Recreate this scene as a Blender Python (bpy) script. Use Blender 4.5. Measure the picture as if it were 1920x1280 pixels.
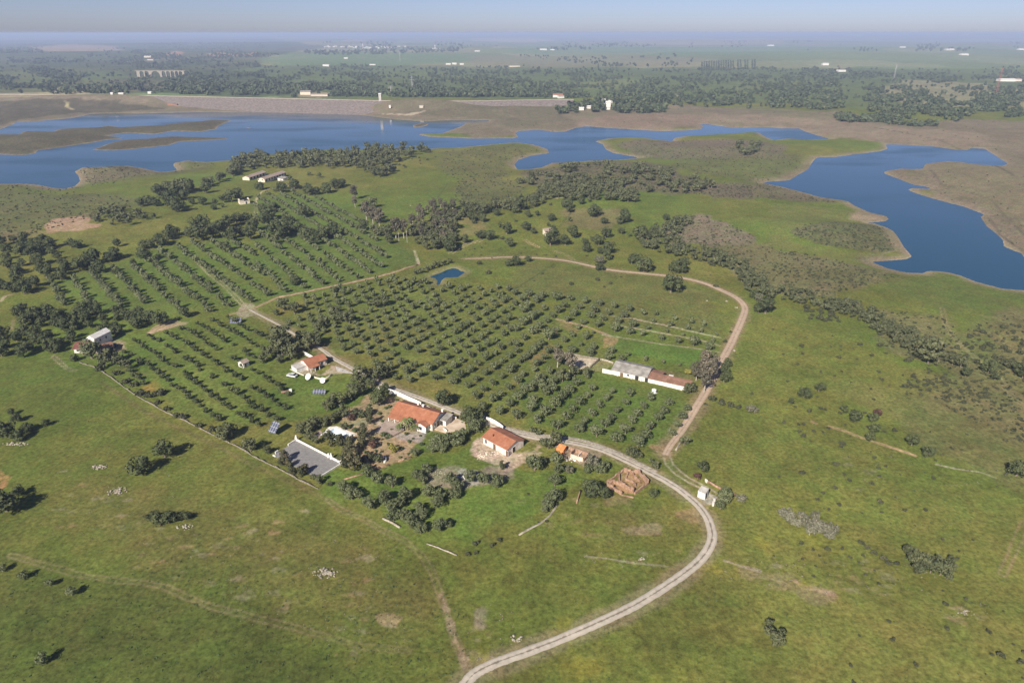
import bpy, bmesh, math, random
import numpy as np
random.seed(7); RS = np.random.RandomState(11)
for o in list(bpy.data.objects): bpy.data.objects.remove(o, do_unlink=True)
scn = bpy.context.scene; COL = scn.collection

# ------------------------------------------------------------------ camera, sky, sun, exposure
CZ = 128.0; PITCH = math.radians(24.3)
cam_d = bpy.data.cameras.new('camera'); cam = bpy.data.objects.new('camera', cam_d); COL.objects.link(cam)
cam.location = (0, 0, CZ); cam.rotation_euler = (math.pi/2 - PITCH, 0, 0)
cam_d.lens = 24; cam_d.sensor_width = 36; cam_d.clip_start = 1; cam_d.clip_end = 90000
scn.camera = cam
SUN_EL = math.radians(36); SHADOW_AZ = math.radians(28)          # shadows fall 28 deg right of the view direction
world = bpy.data.worlds.new('World'); scn.world = world; world.use_nodes = True
wn = world.node_tree; bg = wn.nodes['Background']
sky = wn.nodes.new('ShaderNodeTexSky'); sky.sky_type = 'NISHITA'; sky.sun_disc = False
sky.sun_elevation = SUN_EL
sun_dir = (-math.sin(SHADOW_AZ)*math.cos(SUN_EL), -math.cos(SHADOW_AZ)*math.cos(SUN_EL), math.sin(SUN_EL))   # towards the sun
sky.sun_rotation = math.atan2(sun_dir[0], sun_dir[1])
sky.altitude = 0; sky.air_density = 0.6; sky.dust_density = 0.5; sky.ozone_density = 5.0
tn = wn.nodes.new('ShaderNodeMix'); tn.data_type = 'RGBA'; tn.blend_type = 'MULTIPLY'; tn.inputs[0].default_value = 1; tn.inputs[7].default_value = (1.17, .97, 1.01, 1)
wn.links.new(sky.outputs[0], tn.inputs[6]); wn.links.new(tn.outputs[2], bg.inputs[0]); bg.inputs[1].default_value = 0.053
sd_ = bpy.data.lights.new('sun', 'SUN'); sd_.energy = 4.2; sd_.angle = math.radians(0.5); sd_.color = (1.0, 0.915, 0.785)
sun = bpy.data.objects.new('sun', sd_); COL.objects.link(sun); sun.location = (-300, -500, 500)
from mathutils import Vector, Matrix
sun.rotation_euler = Vector(sun_dir).to_track_quat('Z', 'Y').to_euler()
scn.view_settings.view_transform = 'Standard'; scn.view_settings.look = 'None'
scn.view_settings.exposure = 0.86; scn.view_settings.gamma = 1.0
scn.render.engine = 'CYCLES'

# ------------------------------------------------------------------ noise and geometry helpers
def _h(ix, iy, s):
    n = (ix.astype(np.int64)*374761393 + iy.astype(np.int64)*668265263 + s*1442695041) & 0xffffffff
    n = ((n ^ (n >> 13))*1274126177) & 0xffffffff
    return ((n ^ (n >> 16)) & 0xffff)/65535.0
def vnoise(x, y, s=0):
    ix = np.floor(x); iy = np.floor(y); fx = x-ix; fy = y-iy
    fx = fx*fx*(3-2*fx); fy = fy*fy*(3-2*fy)
    a = _h(ix, iy, s); b = _h(ix+1, iy, s); c = _h(ix, iy+1, s); d = _h(ix+1, iy+1, s)
    return (a+(b-a)*fx)*(1-fy)+(c+(d-c)*fx)*fy
def fbm(x, y, s=0, o=4):
    v = 0; a = 1; t = 0
    for i in range(o):
        v = v+a*(vnoise(x*2**i+17.3*i, y*2**i-9.1*i, s+i)*2-1); t += a; a *= .5
    return v/t
def sst(a, b, x):
    t = np.clip((x-a)/(b-a), 0, 1); return t*t*(3-2*t)
def ray0(px, py, z=0.0):
    px = np.asarray(px, float); py = np.asarray(py, float)
    u = (px-960)/1280; v = (py-640)/1280; s = math.sin(PITCH); c = math.cos(PITCH)
    k = np.maximum(s+v*c, 1e-5); d = (CZ-z)/k
    return u*d, (c-v*s)*d
def sdpoly(P, x, y):
    """signed distance, positive inside"""
    x = np.asarray(x, np.float32).ravel(); y = np.asarray(y, np.float32).ravel()
    dm = np.full(x.shape, 1e12, np.float32); ins = np.zeros(x.shape, bool)
    n = len(P)
    for i in range(n):
        ax, ay = P[i]; bx, by = P[(i+1) % n]; ex = bx-ax; ey = by-ay
        wx = x-ax; wy = y-ay
        t = np.clip((wx*ex+wy*ey)/(ex*ex+ey*ey+1e-9), 0, 1)
        qx = wx-ex*t; qy = wy-ey*t
        np.minimum(dm, qx*qx+qy*qy, out=dm)
        c = ((ay > y) != (by > y)) & (x < ex*(y-ay)/((ey if abs(ey) > 1e-9 else 1e-9))+ax)
        ins ^= c
    return np.where(ins, 1, -1)*np.sqrt(dm)
def dline(P, x, y):
    x = np.asarray(x, np.float32).ravel(); y = np.asarray(y, np.float32).ravel()
    dm = np.full(x.shape, 1e12, np.float32); sg = np.zeros(x.shape, np.float32)
    for i in range(len(P)-1):
        ax, ay = P[i]; bx, by = P[i+1]; ex = bx-ax; ey = by-ay; L = math.hypot(ex, ey)+1e-9
        wx = x-ax; wy = y-ay
        t = np.clip((wx*ex+wy*ey)/(L*L), 0, 1)
        qx = wx-ex*t; qy = wy-ey*t; d2 = qx*qx+qy*qy
        m = d2 < dm; dm = np.where(m, d2, dm); sg = np.where(m, (wx*ey-wy*ex)/L, sg)
    return np.sqrt(dm), sg

# ------------------------------------------------------------------ the lake, traced
LAKE_W = [(-400,250),(-100,248),(0,243),(26,233),(30,229.5),(62,229),(85,226),(130,222.5),(155,218),(170,214),(200,213),(260,213),(325,211.5),(400,210.5),(480,211),(560,211),(640,212),(665,215),(700,219),(740,224),(775,226.5),(800,228),(835,226),(865,226),(917,225.5),(915,229),(875,230),(865,237),(840,246),(830,250),(790,251),(785,253),(805,257),(855,259),(892,260.5),(945,259.5),(960,260),(972,257),(967,250),(972,246),(1010,244),(1042,248),(1060,247),(1080,240),(1100,237),(1135,240),(1185,243),(1235,246),(1285,245),(1315,242),(1319,237),(1312,234),(1322,232.5),(1347,236),(1372,240),(1395,239.5),(1440,239),(1465,241),(1497,241),(1510,247),(1535,255),(1555,260.5),(1522,262),(1477,260),(1452,263),(1440,259),(1422,249),(1395,250),(1360,252.5),(1320,254),(1285,255.5),(1265,259),(1260,265),(1235,262.5),(1210,259),(1175,257.5),(1140,260),(1115,265),(1130,271),(1135,280),(1150,287.5),(1200,296),(1185,297.5),(1155,300),(1110,301),(1072,304),(1035,305.5),(1015,314),(992,317.5),(970,317.5),(965,309),(972,300),(997,292),(1030,287.5),(1027,280),(1005,272),(972,267.5),(960,267.5),(905,272.5),(855,277),(825,277.5),(790,281),(760,279),(720,276),(692,279),(655,284.5),(630,284),(587,284),(567,286),(542,289),(500,291),(455,296),(440,300),(412,302),(385,304),(350,301),(325,306),(325,311),(332,319),(312,322),(297,322),(270,316),(237,311),(212,314),(180,314),(155,314),(140,322),(147,330),(150,340),(140,349),(120,354),(100,352),(70,346),(37,344),(0,345),(-60,350),(-200,370),(-400,360)]
ISL = [[(-60,253),(0,252),(37,252),(41,248),(50,246),(100,247),(112,242),(150,240),(185,239),(205,235.5),(225,239),(250,237.5),(275,236),(305,235),(332,231),(375,227.5),(400,225),(435,226),(422,231),(410,237),(405,242.5),(375,247.5),(325,246),(287,252.5),(250,250),(235,250),(200,254.5),(235,259),(200,262.5),(175,267.5),(150,271),(125,275),(70,282.5),(67,287.5),(50,291),(25,291),(0,290),(-60,290)],
 [(172,281),(187,276),(200,271),(225,264),(250,261),(275,260.5),(300,257.5),(325,256),(375,257.5),(425,259),(429,261),(400,263),(337,266),(317,272.5),(287,276),(250,280),(212,282.5),(182,282)],
 [(774,235),(790,231),(805,232),(800,236),(785,239),(775,239)], [(460,239.5),(466,238.6),(473,240),(466,241.2)]]
LAKE_E = [(1430,344),(1440,341),(1480,338.5),(1495,329),(1515,318),(1525,302),(1533,295),(1565,295),(1600,290),(1650,284),(1665,279),(1660,271),(1700,272),(1750,275),(1790,281),(1812,282),(1822,278),(1845,279),(1860,288),(1875,298),(1890,307),(1880,311),(1840,309),(1800,304),(1780,302),(1735,307),(1730,316),(1715,317),(1690,316),(1660,321),(1656,325),(1680,334),(1710,346),(1745,352),(1742,354),(1710,352.5),(1702,356),(1715,362),(1740,370),(1780,381),(1805,387),(1845,402),(1838,407),(1850,425),(1865,436),(1880,450),(1882,462),(1900,470),(1915,475),(1920,483),(2000,500),(2200,560),(2200,600),(2000,560),(1920,544),(1880,541),(1830,528),(1800,516),(1780,511),(1755,508),(1740,508),(1730,512),(1700,511),(1665,503),(1640,493),(1634,491),(1665,489),(1700,486),(1710,481),(1705,474),(1695,463),(1685,446),(1675,433),(1662,426),(1640,419),(1625,418),(1660,415),(1667,411),(1662,405),(1630,398),(1600,384),(1590,377),(1570,374),(1540,370),(1515,363),(1470,351),(1440,345)]
POND = [(804.7,518.6),(815,514.8),(829,509.7),(838.4,505),(850.6,502.2),(858,504),(864.7,507.8),(873,510),(864.7,515.3),(860,519),(852.5,519.5),(835.6,520),(829,524.7),(825.3,533),(817.8,533.6),(819.7,525.6),(815,521)]
def W0(P, z=0): 
    a = np.array(P, float); x, y = ray0(a[:, 0], a[:, 1], z); return list(zip(x.tolist(), y.tolist()))
wLW = W0(LAKE_W); wLE = W0(LAKE_E); wIS = [W0(i) for i in ISL]
PONDZ = 6.0; wPD = W0(POND, PONDZ)
def lake_d(x, y):
    """distance to the lake shore: positive on land"""
    x = np.asarray(x, float).ravel(); y = np.asarray(y, float).ravel()
    d = np.full(x.shape, 400.0)
    for P, far in ((wLW, None), (wLE, None)):
        a = np.array(P); m = (x > a[:, 0].min()-350) & (x < a[:, 0].max()+350) & (y > a[:, 1].min()-350) & (y < a[:, 1].max()+350)
        if m.any(): d[m] = np.minimum(d[m], -sdpoly(P, x[m], y[m]))
    for P in wIS:
        a = np.array(P); m = (d < 0) & (x > a[:, 0].min()-60) & (x < a[:, 0].max()+60) & (y > a[:, 1].min()-60) & (y < a[:, 1].max()+60)
        if m.any(): d[m] = np.maximum(d[m], sdpoly(P, x[m], y[m]))
    return d
_gx = np.arange(-2200, 2201, 4.0); _gy = np.arange(60, 2300, 4.0); _GX, _GY = np.meshgrid(_gx, _gy); _LD = lake_d(_GX, _GY).reshape(_GX.shape)
def lake_q(x, y):
    fx = (x+2200)/4; fy = (y-60)/4; out = (fx < 0) | (fy < 0) | (fx > len(_gx)-2) | (fy > len(_gy)-2)
    fx = np.clip(fx, 0, len(_gx)-2.001); fy = np.clip(fy, 0, len(_gy)-2.001); i = fx.astype(int); j = fy.astype(int); fx = fx-i; fy = fy-j
    v = (_LD[j, i]*(1-fx)+_LD[j, i+1]*fx)*(1-fy)+(_LD[j+1, i]*(1-fx)+_LD[j+1, i+1]*fx)*fy
    return np.where(out, 400.0, v)
# low rises: px, py (on the water level plane), radius x, radius y (m), height
BUMPS = [(60,200,260,70,8),(230,198,200,45,9),(120,188,400,40,8),(840,208,110,60,9),(752,210,95,34,11),(980,215,120,60,5),(620,292,110,35,4),(1150,335,140,60,4),(1550,440,50,28,4),(215,318,55,25,4),(60,268,110,30,3),(1100,400,80,40,4),(1110,203,150,45,13),(1330,250,120,40,6),(1600,225,200,60,6)]
wB = [(*[float(v) for v in ray0(b[0], b[1])], b[2], b[3], b[4]) for b in BUMPS]
FLATS = []      # (x, y, radius, level)
DIGS = []       # (polygon, shrink, depth)
def hgt(x, y, d=None):
    x = np.asarray(x, float).ravel(); y = np.asarray(y, float).ravel()
    if d is None: d = lake_q(x, y)
    h = np.where(d > 0, 7*(1-np.exp(-np.maximum(d, 0)/80)), -3*(1-np.exp(np.minimum(d, 0)/15)))
    k = np.clip(d/140, 0, 1)
    h = h+k*(2.6*fbm(x/170, y/170, 3, 3)+0.5*fbm(x/28, y/28, 9, 2)*np.clip(d/40, 0, 1))
    kk = np.clip(d/30, 0, 1)
    for bx, by, rx, ry, bh in wB:
        h = h+kk*bh*np.exp(-((x-bx)/rx)**2-((y-by)/ry)**2)
    r = np.hypot(x, y)
    h = h+sst(1900, 3600, r)*(24*fbm(x/1500, y/900, 21, 3)) + sst(4500, 9000, r)*(40*fbm(x/3200+3, y/2200, 31, 3)) + sst(12000, 26000, r)*70*(0.5+fbm(x/8000, y/5000, 41, 3))
    h = np.where(r > 1900, np.clip(h, 1.0, 116), h)
    # pond basin
    m = (np.abs(x-wPD[0][0]) < 80) & (np.abs(y-wPD[0][1]) < 80)
    if m.any():
        s = -sdpoly(wPD, x[m], y[m]); lv = np.where(s < 0, PONDZ-np.minimum(-s*.5, 1.0), PONDZ+np.minimum(s*.12, .6))
        w = 1-sst(3, 25, s); h[m] = h[m]*(1-w)+lv*w
    for fx, fy, fr, fz in FLATS:
        m = (np.abs(x-fx) < fr*1.8) & (np.abs(y-fy) < fr*1.8)
        if m.any():
            w = 1-sst(fr, fr*1.7, np.hypot(x[m]-fx, y[m]-fy)); h[m] = h[m]*(1-w)+fz*w
    for P, sh, dep in DIGS:
        m = (np.abs(x-P[0][0]) < 30) & (np.abs(y-P[0][1]) < 30)
        if m.any():
            s = sdpoly(P, x[m], y[m]); h[m] = h[m]-dep*sst(sh-.4, sh+.3, s)
    return h
def at(px, py, up=0.0):
    """pixel of the photograph -> point of the ground (x, y, z)"""
    px = np.atleast_1d(np.asarray(px, float)); py = np.atleast_1d(np.asarray(py, float))
    z = np.full(px.shape, 6.0+up)
    for _ in range(12):
        x, y = ray0(px, py, z); z = .4*z+.6*(hgt(x, y)+up)
    far = np.hypot(x, y) > 1700
    if far.any():
        qx = px[far]; qy = py[far]; s = math.sin(PITCH); c = math.cos(PITCH)
        u = (qx-960)/1280; v = (qy-640)/1280; k = s+v*c
        dp = np.geomspace(1250, 30000, 420); hit = np.full(qx.shape, 30000.0)
        for a0 in range(0, len(qx), 400):
            sl = slice(a0, a0+400); D = dp[None, :]; X = u[sl, None]*D; Y = (c-v[sl, None]*s)*D; Zr = CZ-k[sl, None]*D
            b = Zr < hgt(X, Y, np.full(X.size, 400.0)).reshape(X.shape)+up
            hit[sl] = np.where(b.any(1), dp[b.argmax(1)], 30000.0)
        x[far] = u*hit; y[far] = (c-v*s)*hit; z[far] = hgt(x[far], y[far], np.full(qx.shape, 400.0))
    return x, y, z
def atp(P, up=0.0):
    a = np.array(P, float); x, y, z = at(a[:, 0], a[:, 1], up); return list(zip(x.tolist(), y.tolist()))
def at1(px, py, up=0.0):
    x, y, z = at(px, py, up); return Vector((float(x[0]), float(y[0]), float(hgt(x, y)[0])))
def gz(x, y): return float(hgt([x], [y])[0])
# level building sites
for px, py, r in ((785,785,15),(945,835,14),(590,675,13),(578,858,19),(633,812,10),(1210,705,0),(1175,905,9),(180,648,18),(510,330,22)):
    if r:
        p = at1(px, py); FLATS.append((p.x, p.y, r, p.z))
POOL = [(611,812.5),(628,802.5),(660,815.5),(645,826)]
wPOOL = atp(POOL); DIGS.append((wPOOL, -.6, 2.4))

# ------------------------------------------------------------------ materials
def mat(name): 
    m = bpy.data.materials.new(name); m.use_nodes = True; nt = m.node_tree
    return m, nt, nt.nodes['Principled BSDF']
def N(nt, t, **kw):
    n = nt.nodes.new(t)
    for k, v in kw.items(): setattr(n, k, v)
    return n
def noise_mat(name, c1, c2, scale=1.0, rough=.85, bump=.2, detail=5, spec=.25, coord='Object', bumpd=.1, lo=.35, hi=.65):
    m, nt, b = mat(name); L = nt.links.new
    tc = N(nt, 'ShaderNodeTexCoord'); n = N(nt, 'ShaderNodeTexNoise'); n.inputs['Scale'].default_value = scale; n.inputs['Detail'].default_value = detail
    L(tc.outputs[coord], n.inputs['Vector'])
    r = N(nt, 'ShaderNodeValToRGB'); r.color_ramp.elements[0].color = (*c1, 1); r.color_ramp.elements[1].color = (*c2, 1)
    r.color_ramp.elements[0].position = lo; r.color_ramp.elements[1].position = hi
    L(n.outputs['Fac'], r.inputs[0]); L(r.outputs[0], b.inputs['Base Color'])
    b.inputs['Roughness'].default_value = rough; b.inputs['Specular IOR Level'].default_value = spec
    if bump:
        bp = N(nt, 'ShaderNodeBump'); bp.inputs['Strength'].default_value = bump; bp.inputs['Distance'].default_value = bumpd
        L(n.outputs['Fac'], bp.inputs['Height']); L(bp.outputs[0], b.inputs['Normal'])
    return m
def leaf_mat(name, c1, c2, c3=None, tr=.0):
    m, nt, b = mat(name); L = nt.links.new
    oi = N(nt, 'ShaderNodeObjectInfo'); at_ = N(nt, 'ShaderNodeAttribute'); at_.attribute_name = 'var'
    g = N(nt, 'ShaderNodeNewGeometry')
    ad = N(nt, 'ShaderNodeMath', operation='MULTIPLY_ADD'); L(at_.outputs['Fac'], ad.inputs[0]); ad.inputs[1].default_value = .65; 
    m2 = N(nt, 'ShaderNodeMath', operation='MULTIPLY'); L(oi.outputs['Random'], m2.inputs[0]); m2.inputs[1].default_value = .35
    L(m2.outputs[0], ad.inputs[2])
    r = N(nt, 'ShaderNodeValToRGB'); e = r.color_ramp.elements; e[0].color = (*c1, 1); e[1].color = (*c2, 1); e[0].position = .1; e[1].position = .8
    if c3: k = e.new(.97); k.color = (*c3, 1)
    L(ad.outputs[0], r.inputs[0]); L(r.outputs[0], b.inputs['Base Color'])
    b.inputs['Roughness'].default_value = .75; b.inputs['Specular IOR Level'].default_value = .2
    return m
M = {}
M['olive'] = leaf_mat('olive_leaf', (.075,.092,.042), (.15,.168,.082), (.22,.23,.13))
M['oak'] = leaf_mat('oak_leaf', (.045,.058,.026), (.095,.112,.046), (.15,.16,.07))
M['wood'] = leaf_mat('woodland_leaf', (.062,.074,.036), (.132,.14,.068), (.20,.19,.11))
M['euc'] = leaf_mat('eucalyptus_leaf', (.075,.072,.05), (.16,.14,.10), (.24,.19,.14))
M['bare'] = leaf_mat('bare_twig', (.105,.105,.07), (.195,.19,.135), (.30,.28,.22))
M['bush'] = leaf_mat('bush_leaf', (.042,.048,.026), (.088,.092,.046), (.145,.135,.075))
M['conifer'] = leaf_mat('conifer_leaf', (.04,.055,.025), (.11,.10,.05), (.20,.14,.08))
M['palm'] = leaf_mat('palm_frond', (.06,.085,.03), (.14,.17,.06), (.22,.22,.09))
M['yellow'] = leaf_mat('yellow_leaf', (.12,.13,.03), (.28,.25,.06), (.35,.30,.08))
M['lush'] = leaf_mat('lush_leaf', (.045,.07,.028), (.10,.14,.055), (.15,.19,.08))
M['redleaf'] = leaf_mat('red_leaf', (.06,.035,.028), (.11,.06,.045))
M['far'] = leaf_mat('far_leaf', (.035,.05,.028), (.095,.115,.06), (.16,.17,.09))
M['bark'] = noise_mat('bark', (.12,.095,.07), (.25,.21,.17), 3, .9, .4)
M['palebark'] = noise_mat('pale_bark', (.3,.27,.22), (.5,.46,.4), 3, .9, .3)
M['white'] = noise_mat('whitewash', (.58,.555,.51), (.76,.745,.71), 1.2, .8, .1)
M['pinkwall'] = noise_mat('worn_whitewash', (.55,.45,.40), (.78,.72,.68), 1.0, .85, .15)
M['cream'] = noise_mat('cream_wall', (.55,.48,.36), (.72,.66,.54), 1.0, .85, .15)
M['stone'] = noise_mat('dry_stone', (.11,.095,.07), (.26,.235,.18), 2.2, .9, .6, bumpd=.3)
M['palestone'] = noise_mat('pale_stone', (.22,.19,.15), (.42,.38,.31), 1.5, .9, .5, bumpd=.3)
M['rock'] = noise_mat('rock', (.16,.14,.11), (.38,.34,.27), 1.4, .95, .7, bumpd=.4)
M['brick'] = noise_mat('terracotta_wall', (.24,.145,.095), (.42,.28,.20), 1.5, .9, .4)
M['dirt'] = noise_mat('dirt', (.26,.18,.12), (.40,.30,.21), .8, .95, .3, coord='Object')
M['sand'] = noise_mat('sandy_yard', (.42,.33,.24), (.60,.50,.39), .35, .95, .2)
M['gravelgrey'] = noise_mat('grey_gravel', (.17,.165,.16), (.25,.245,.24), 1.5, .9, .2, lo=.3, hi=.7)
M['concrete'] = noise_mat('concrete', (.36,.34,.31), (.52,.50,.47), .7, .85, .15)
M['fibre'] = noise_mat('fibre_cement_roof', (.20,.19,.17), (.34,.32,.29), .5, .85, .15)
M['dark'] = noise_mat('dark_opening', (.02,.02,.02), (.045,.04,.04), 2, .6, 0)
M['wooddoor'] = noise_mat('door_wood', (.10,.06,.035), (.2,.13,.08), 3, .7, .2)
M['metal'] = noise_mat('grey_metal', (.35,.35,.35), (.5,.5,.5), 2, .4, 0, spec=.5)
M['riprap'] = noise_mat('riprap', (.125,.105,.095), (.24,.20,.18), .3, .95, .5, bumpd=.6)
M['asphalt'] = noise_mat('asphalt', (.12,.115,.11), (.20,.19,.18), .5, .9, .1)
M['pooltile'] = noise_mat('pool_paint', (.62,.72,.80), (.74,.82,.87), 2, .5, 0, spec=.4)
M['glass'] = noise_mat('window_glass', (.03,.035,.045), (.06,.07,.08), 1, .12, 0, spec=.6)
M['silver'] = noise_mat('silver_paint', (.5,.52,.54), (.6,.62,.64), 1, .25, 0, spec=.6)
M['bluepaint'] = noise_mat('dark_blue_paint', (.03,.04,.12), (.05,.06,.17), 1, .25, 0, spec=.6)
M['rubber'] = noise_mat('rubber', (.02,.02,.02), (.04,.04,.04), 1, .8, 0)
M['orangewall'] = noise_mat('orange_wall', (.55,.20,.07), (.70,.30,.12), 1, .8, .1)
M['plastic'] = noise_mat('white_plastic', (.72,.72,.68), (.82,.82,.78), 1, .4, 0)
def tile_mat(name, c1, c2, c3):
    m, nt, b = mat(name); L = nt.links.new
    tc = N(nt, 'ShaderNodeTexCoord'); n = N(nt, 'ShaderNodeTexNoise'); n.inputs['Scale'].default_value = .55; n.inputs['Detail'].default_value = 8; n.inputs['Roughness'].default_value = .7
    L(tc.outputs['Object'], n.inputs['Vector'])
    r = N(nt, 'ShaderNodeValToRGB'); e = r.color_ramp.elements; e[0].color = (*c1, 1); e[1].color = (*c3, 1); e[0].position = .3; e[1].position = .72; k = e.new(.52); k.color = (*c2, 1)
    w = N(nt, 'ShaderNodeTexWave', wave_type='BANDS', bands_direction='X'); w.inputs['Scale'].default_value = .8; w.inputs['Distortion'].default_value = .3
    L(tc.outputs['Object'], w.inputs['Vector']); L(n.outputs['Fac'], r.inputs[0])
    mx = N(nt, 'ShaderNodeMix', data_type='RGBA', blend_type='MULTIPLY'); mx.inputs[0].default_value = .35
    L(r.outputs[0], mx.inputs[6]); L(w.outputs['Color'], mx.inputs[7]); L(mx.outputs[2], b.inputs['Base Color'])
    bp = N(nt, 'ShaderNodeBump'); bp.inputs['Strength'].default_value = .6; bp.inputs['Distance'].default_value = .08
    L(w.outputs['Fac'], bp.inputs['Height']); L(bp.outputs[0], b.inputs['Normal']); b.inputs['Roughness'].default_value = .85
    return m
M['tile'] = tile_mat('orange_roof_tile', (.30,.115,.06), (.42,.165,.085), (.50,.25,.15))
M['oldtile'] = tile_mat('old_roof_tile', (.17,.09,.06), (.28,.15,.10), (.38,.24,.17))
M['redtile'] = tile_mat('dark_red_roof_tile', (.15,.05,.04), (.22,.08,.06), (.32,.15,.11))
M['paletile'] = tile_mat('faded_roof_tile', (.30,.22,.18), (.42,.33,.27), (.52,.42,.35))
def panel_mat():
    m, nt, b = mat('solar_cells'); L = nt.links.new
    tc = N(nt, 'ShaderNodeTexCoord'); br = N(nt, 'ShaderNodeTexBrick'); br.offset = 0; br.inputs['Scale'].default_value = 1.0
    br.inputs['Color1'].default_value = (.07,.08,.12,1); br.inputs['Color2'].default_value = (.10,.11,.16,1); br.inputs['Mortar'].default_value = (.45,.46,.48,1)
    br.inputs['Mortar Size'].default_value = .05; br.inputs['Brick Width'].default_value = 1.0; br.inputs['Row Height'].default_value = 1.5
    L(tc.outputs['Object'], br.inputs['Vector']); L(br.outputs['Color'], b.inputs['Base Color']); b.inputs['Roughness'].default_value = .2
    return m
M['solar'] = panel_mat()

# ------------------------------------------------------------------ object helpers
def tag(o, label=None, cat=None, group=None, kind=None):
    if label: o['label'] = label
    if cat: o['category'] = cat
    if group: o['group'] = group
    if kind: o['kind'] = kind
    return o
def empty(name, loc, rz=0, scale=None):
    o = bpy.data.objects.new(name, None); COL.objects.link(o); o.location = loc; o.rotation_euler = (0, 0, rz); o.empty_display_size = .5
    if scale is not None: o.scale = scale
    return o
def np_mesh(name, V, F, mats, midx=None, smooth=False, var=None):
    me = bpy.data.meshes.new(name); V = np.asarray(V, np.float32); F = np.asarray(F, np.int32); k = F.shape[1]
    me.vertices.add(len(V)); me.vertices.foreach_set('co', V.ravel()); me.loops.add(F.size); me.loops.foreach_set('vertex_index', F.ravel())
    me.polygons.add(len(F)); me.polygons.foreach_set('loop_start', np.arange(len(F), dtype=np.int32)*k)
    for m in (mats if isinstance(mats, (list, tuple)) else [mats]): me.materials.append(m)
    if midx is not None: me.polygons.foreach_set('material_index', np.asarray(midx, np.int32))
    if smooth: me.polygons.foreach_set('use_smooth', np.ones(len(F), bool))
    if var is not None:
        a = me.attributes.new('var', 'FLOAT', 'POINT'); a.data.foreach_set('value', np.asarray(var, np.float32))
    me.update(calc_edges=True); me.validate(); return me
def mobj(name, me, parent=None, loc=(0,0,0)):
    o = bpy.data.objects.new(name, me); COL.objects.link(o); o.parent = parent; o.location = loc; return o
class MB:
    """collects polygons for one mesh"""
    def __init__(s): s.v = []; s.f = []; s.m = []
    def poly(s, pts, m=0):
        n = len(s.v); s.v += [tuple(p) for p in pts]; s.f.append(tuple(range(n, n+len(pts)))); s.m.append(m)
    def box(s, x0, y0, z0, x1, y1, z1, m=0):
        n = len(s.v); s.v += [(x0,y0,z0),(x1,y0,z0),(x1,y1,z0),(x0,y1,z0),(x0,y0,z1),(x1,y0,z1),(x1,y1,z1),(x0,y1,z1)]
        for f in ((3,2,1,0),(4,5,6,7),(0,1,5,4),(1,2,6,5),(2,3,7,6),(3,0,4,7)): s.f.append(tuple(n+i for i in f)); s.m.append(m)
    def prism(s, prof, y0, y1, m=0):
        """profile in x,z extruded along y"""
        n = len(s.v); k = len(prof); s.v += [(x, y0, z) for x, z in prof]+[(x, y1, z) for x, z in prof]
        s.f.append(tuple(n+i for i in range(k))); s.f.append(tuple(n+k+i for i in reversed(range(k)))); s.m += [m, m]
        for i in range(k): j = (i+1) % k; s.f.append((n+i, n+k+i, n+k+j, n+j)); s.m.append(m)
    def prismx(s, prof, x0, x1, m=0):
        n = len(s.v); k = len(prof); s.v += [(x0, y, z) for y, z in prof]+[(x1, y, z) for y, z in prof]
        s.f.append(tuple(n+i for i in reversed(range(k)))); s.f.append(tuple(n+k+i for i in range(k))); s.m += [m, m]
        for i in range(k): j = (i+1) % k; s.f.append((n+i, n+j, n+k+j, n+k+i)); s.m.append(m)
    def cyl(s, p, q, r0, r1, n=8, m=0, cap=True):
        p = Vector(p); q = Vector(q); d = (q-p).normalized(); a = d.orthogonal().normalized(); b = d.cross(a); k = len(s.v)
        for c, r in ((p, r0), (q, r1)):
            for i in range(n): t = 2*math.pi*i/n; s.v.append(tuple(c+a*math.cos(t)*r+b*math.sin(t)*r))
        for i in range(n): j = (i+1) % n; s.f.append((k+i, k+j, k+n+j, k+n+i)); s.m.append(m)
        if cap: s.f.append(tuple(k+n+i for i in range(n))); s.m.append(m)
    def build(s, name, mats, parent=None, smooth=False):
        me = bpy.data.meshes.new(name); me.from_pydata(s.v, [], s.f)
        for m in (mats if isinstance(mats, (list, tuple)) else [mats]): me.materials.append(m)
        me.polygons.foreach_set('material_index', s.m)
        if smooth: me.polygons.foreach_set('use_smooth', [True]*len(s.f))
        bm = bmesh.new(); bm.from_mesh(me); bmesh.ops.recalc_face_normals(bm, faces=bm.faces); bm.to_mesh(me); bm.free()
        me.update(); return mobj(name, me, parent)
def blob(c, r, jit=.25, sub=1, rs=random, sq=1.0):
    """a lumpy rock-like ball as vertices and triangles"""
    bm = bmesh.new(); bmesh.ops.create_icosphere(bm, subdivisions=sub, radius=1)
    V = []
    for v in bm.verts:
        k = 1+rs.uniform(-jit, jit); V.append((c[0]+v.co.x*r*k, c[1]+v.co.y*r*k, c[2]+v.co.z*r*k*sq))
    F = [tuple(x.index for x in f.verts) for f in bm.faces]; bm.free(); return V, F
def addblob(mb, c, r, jit=.25, sub=1, m=0, sq=1.0):
    V, F = blob(c, r, jit, sub, random, sq); n = len(mb.v); mb.v += V; mb.f += [tuple(n+i for i in f) for f in F]; mb.m += [m]*len(F)

# ------------------------------------------------------------------ ground cover, painted by region
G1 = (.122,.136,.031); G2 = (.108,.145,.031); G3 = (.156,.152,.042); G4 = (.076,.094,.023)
BRN = (.17,.13,.07); RED = (.32,.18,.105); SHO = (.27,.205,.15); SHD = (.155,.125,.09); TAN = (.42,.31,.21); OLV = (.105,.10,.045)
PNK = (.23,.165,.125); WOD = (.045,.055,.026); FLD = (.11,.15,.055); PAL = (.33,.29,.20); GRY = (.30,.27,.24)
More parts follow.
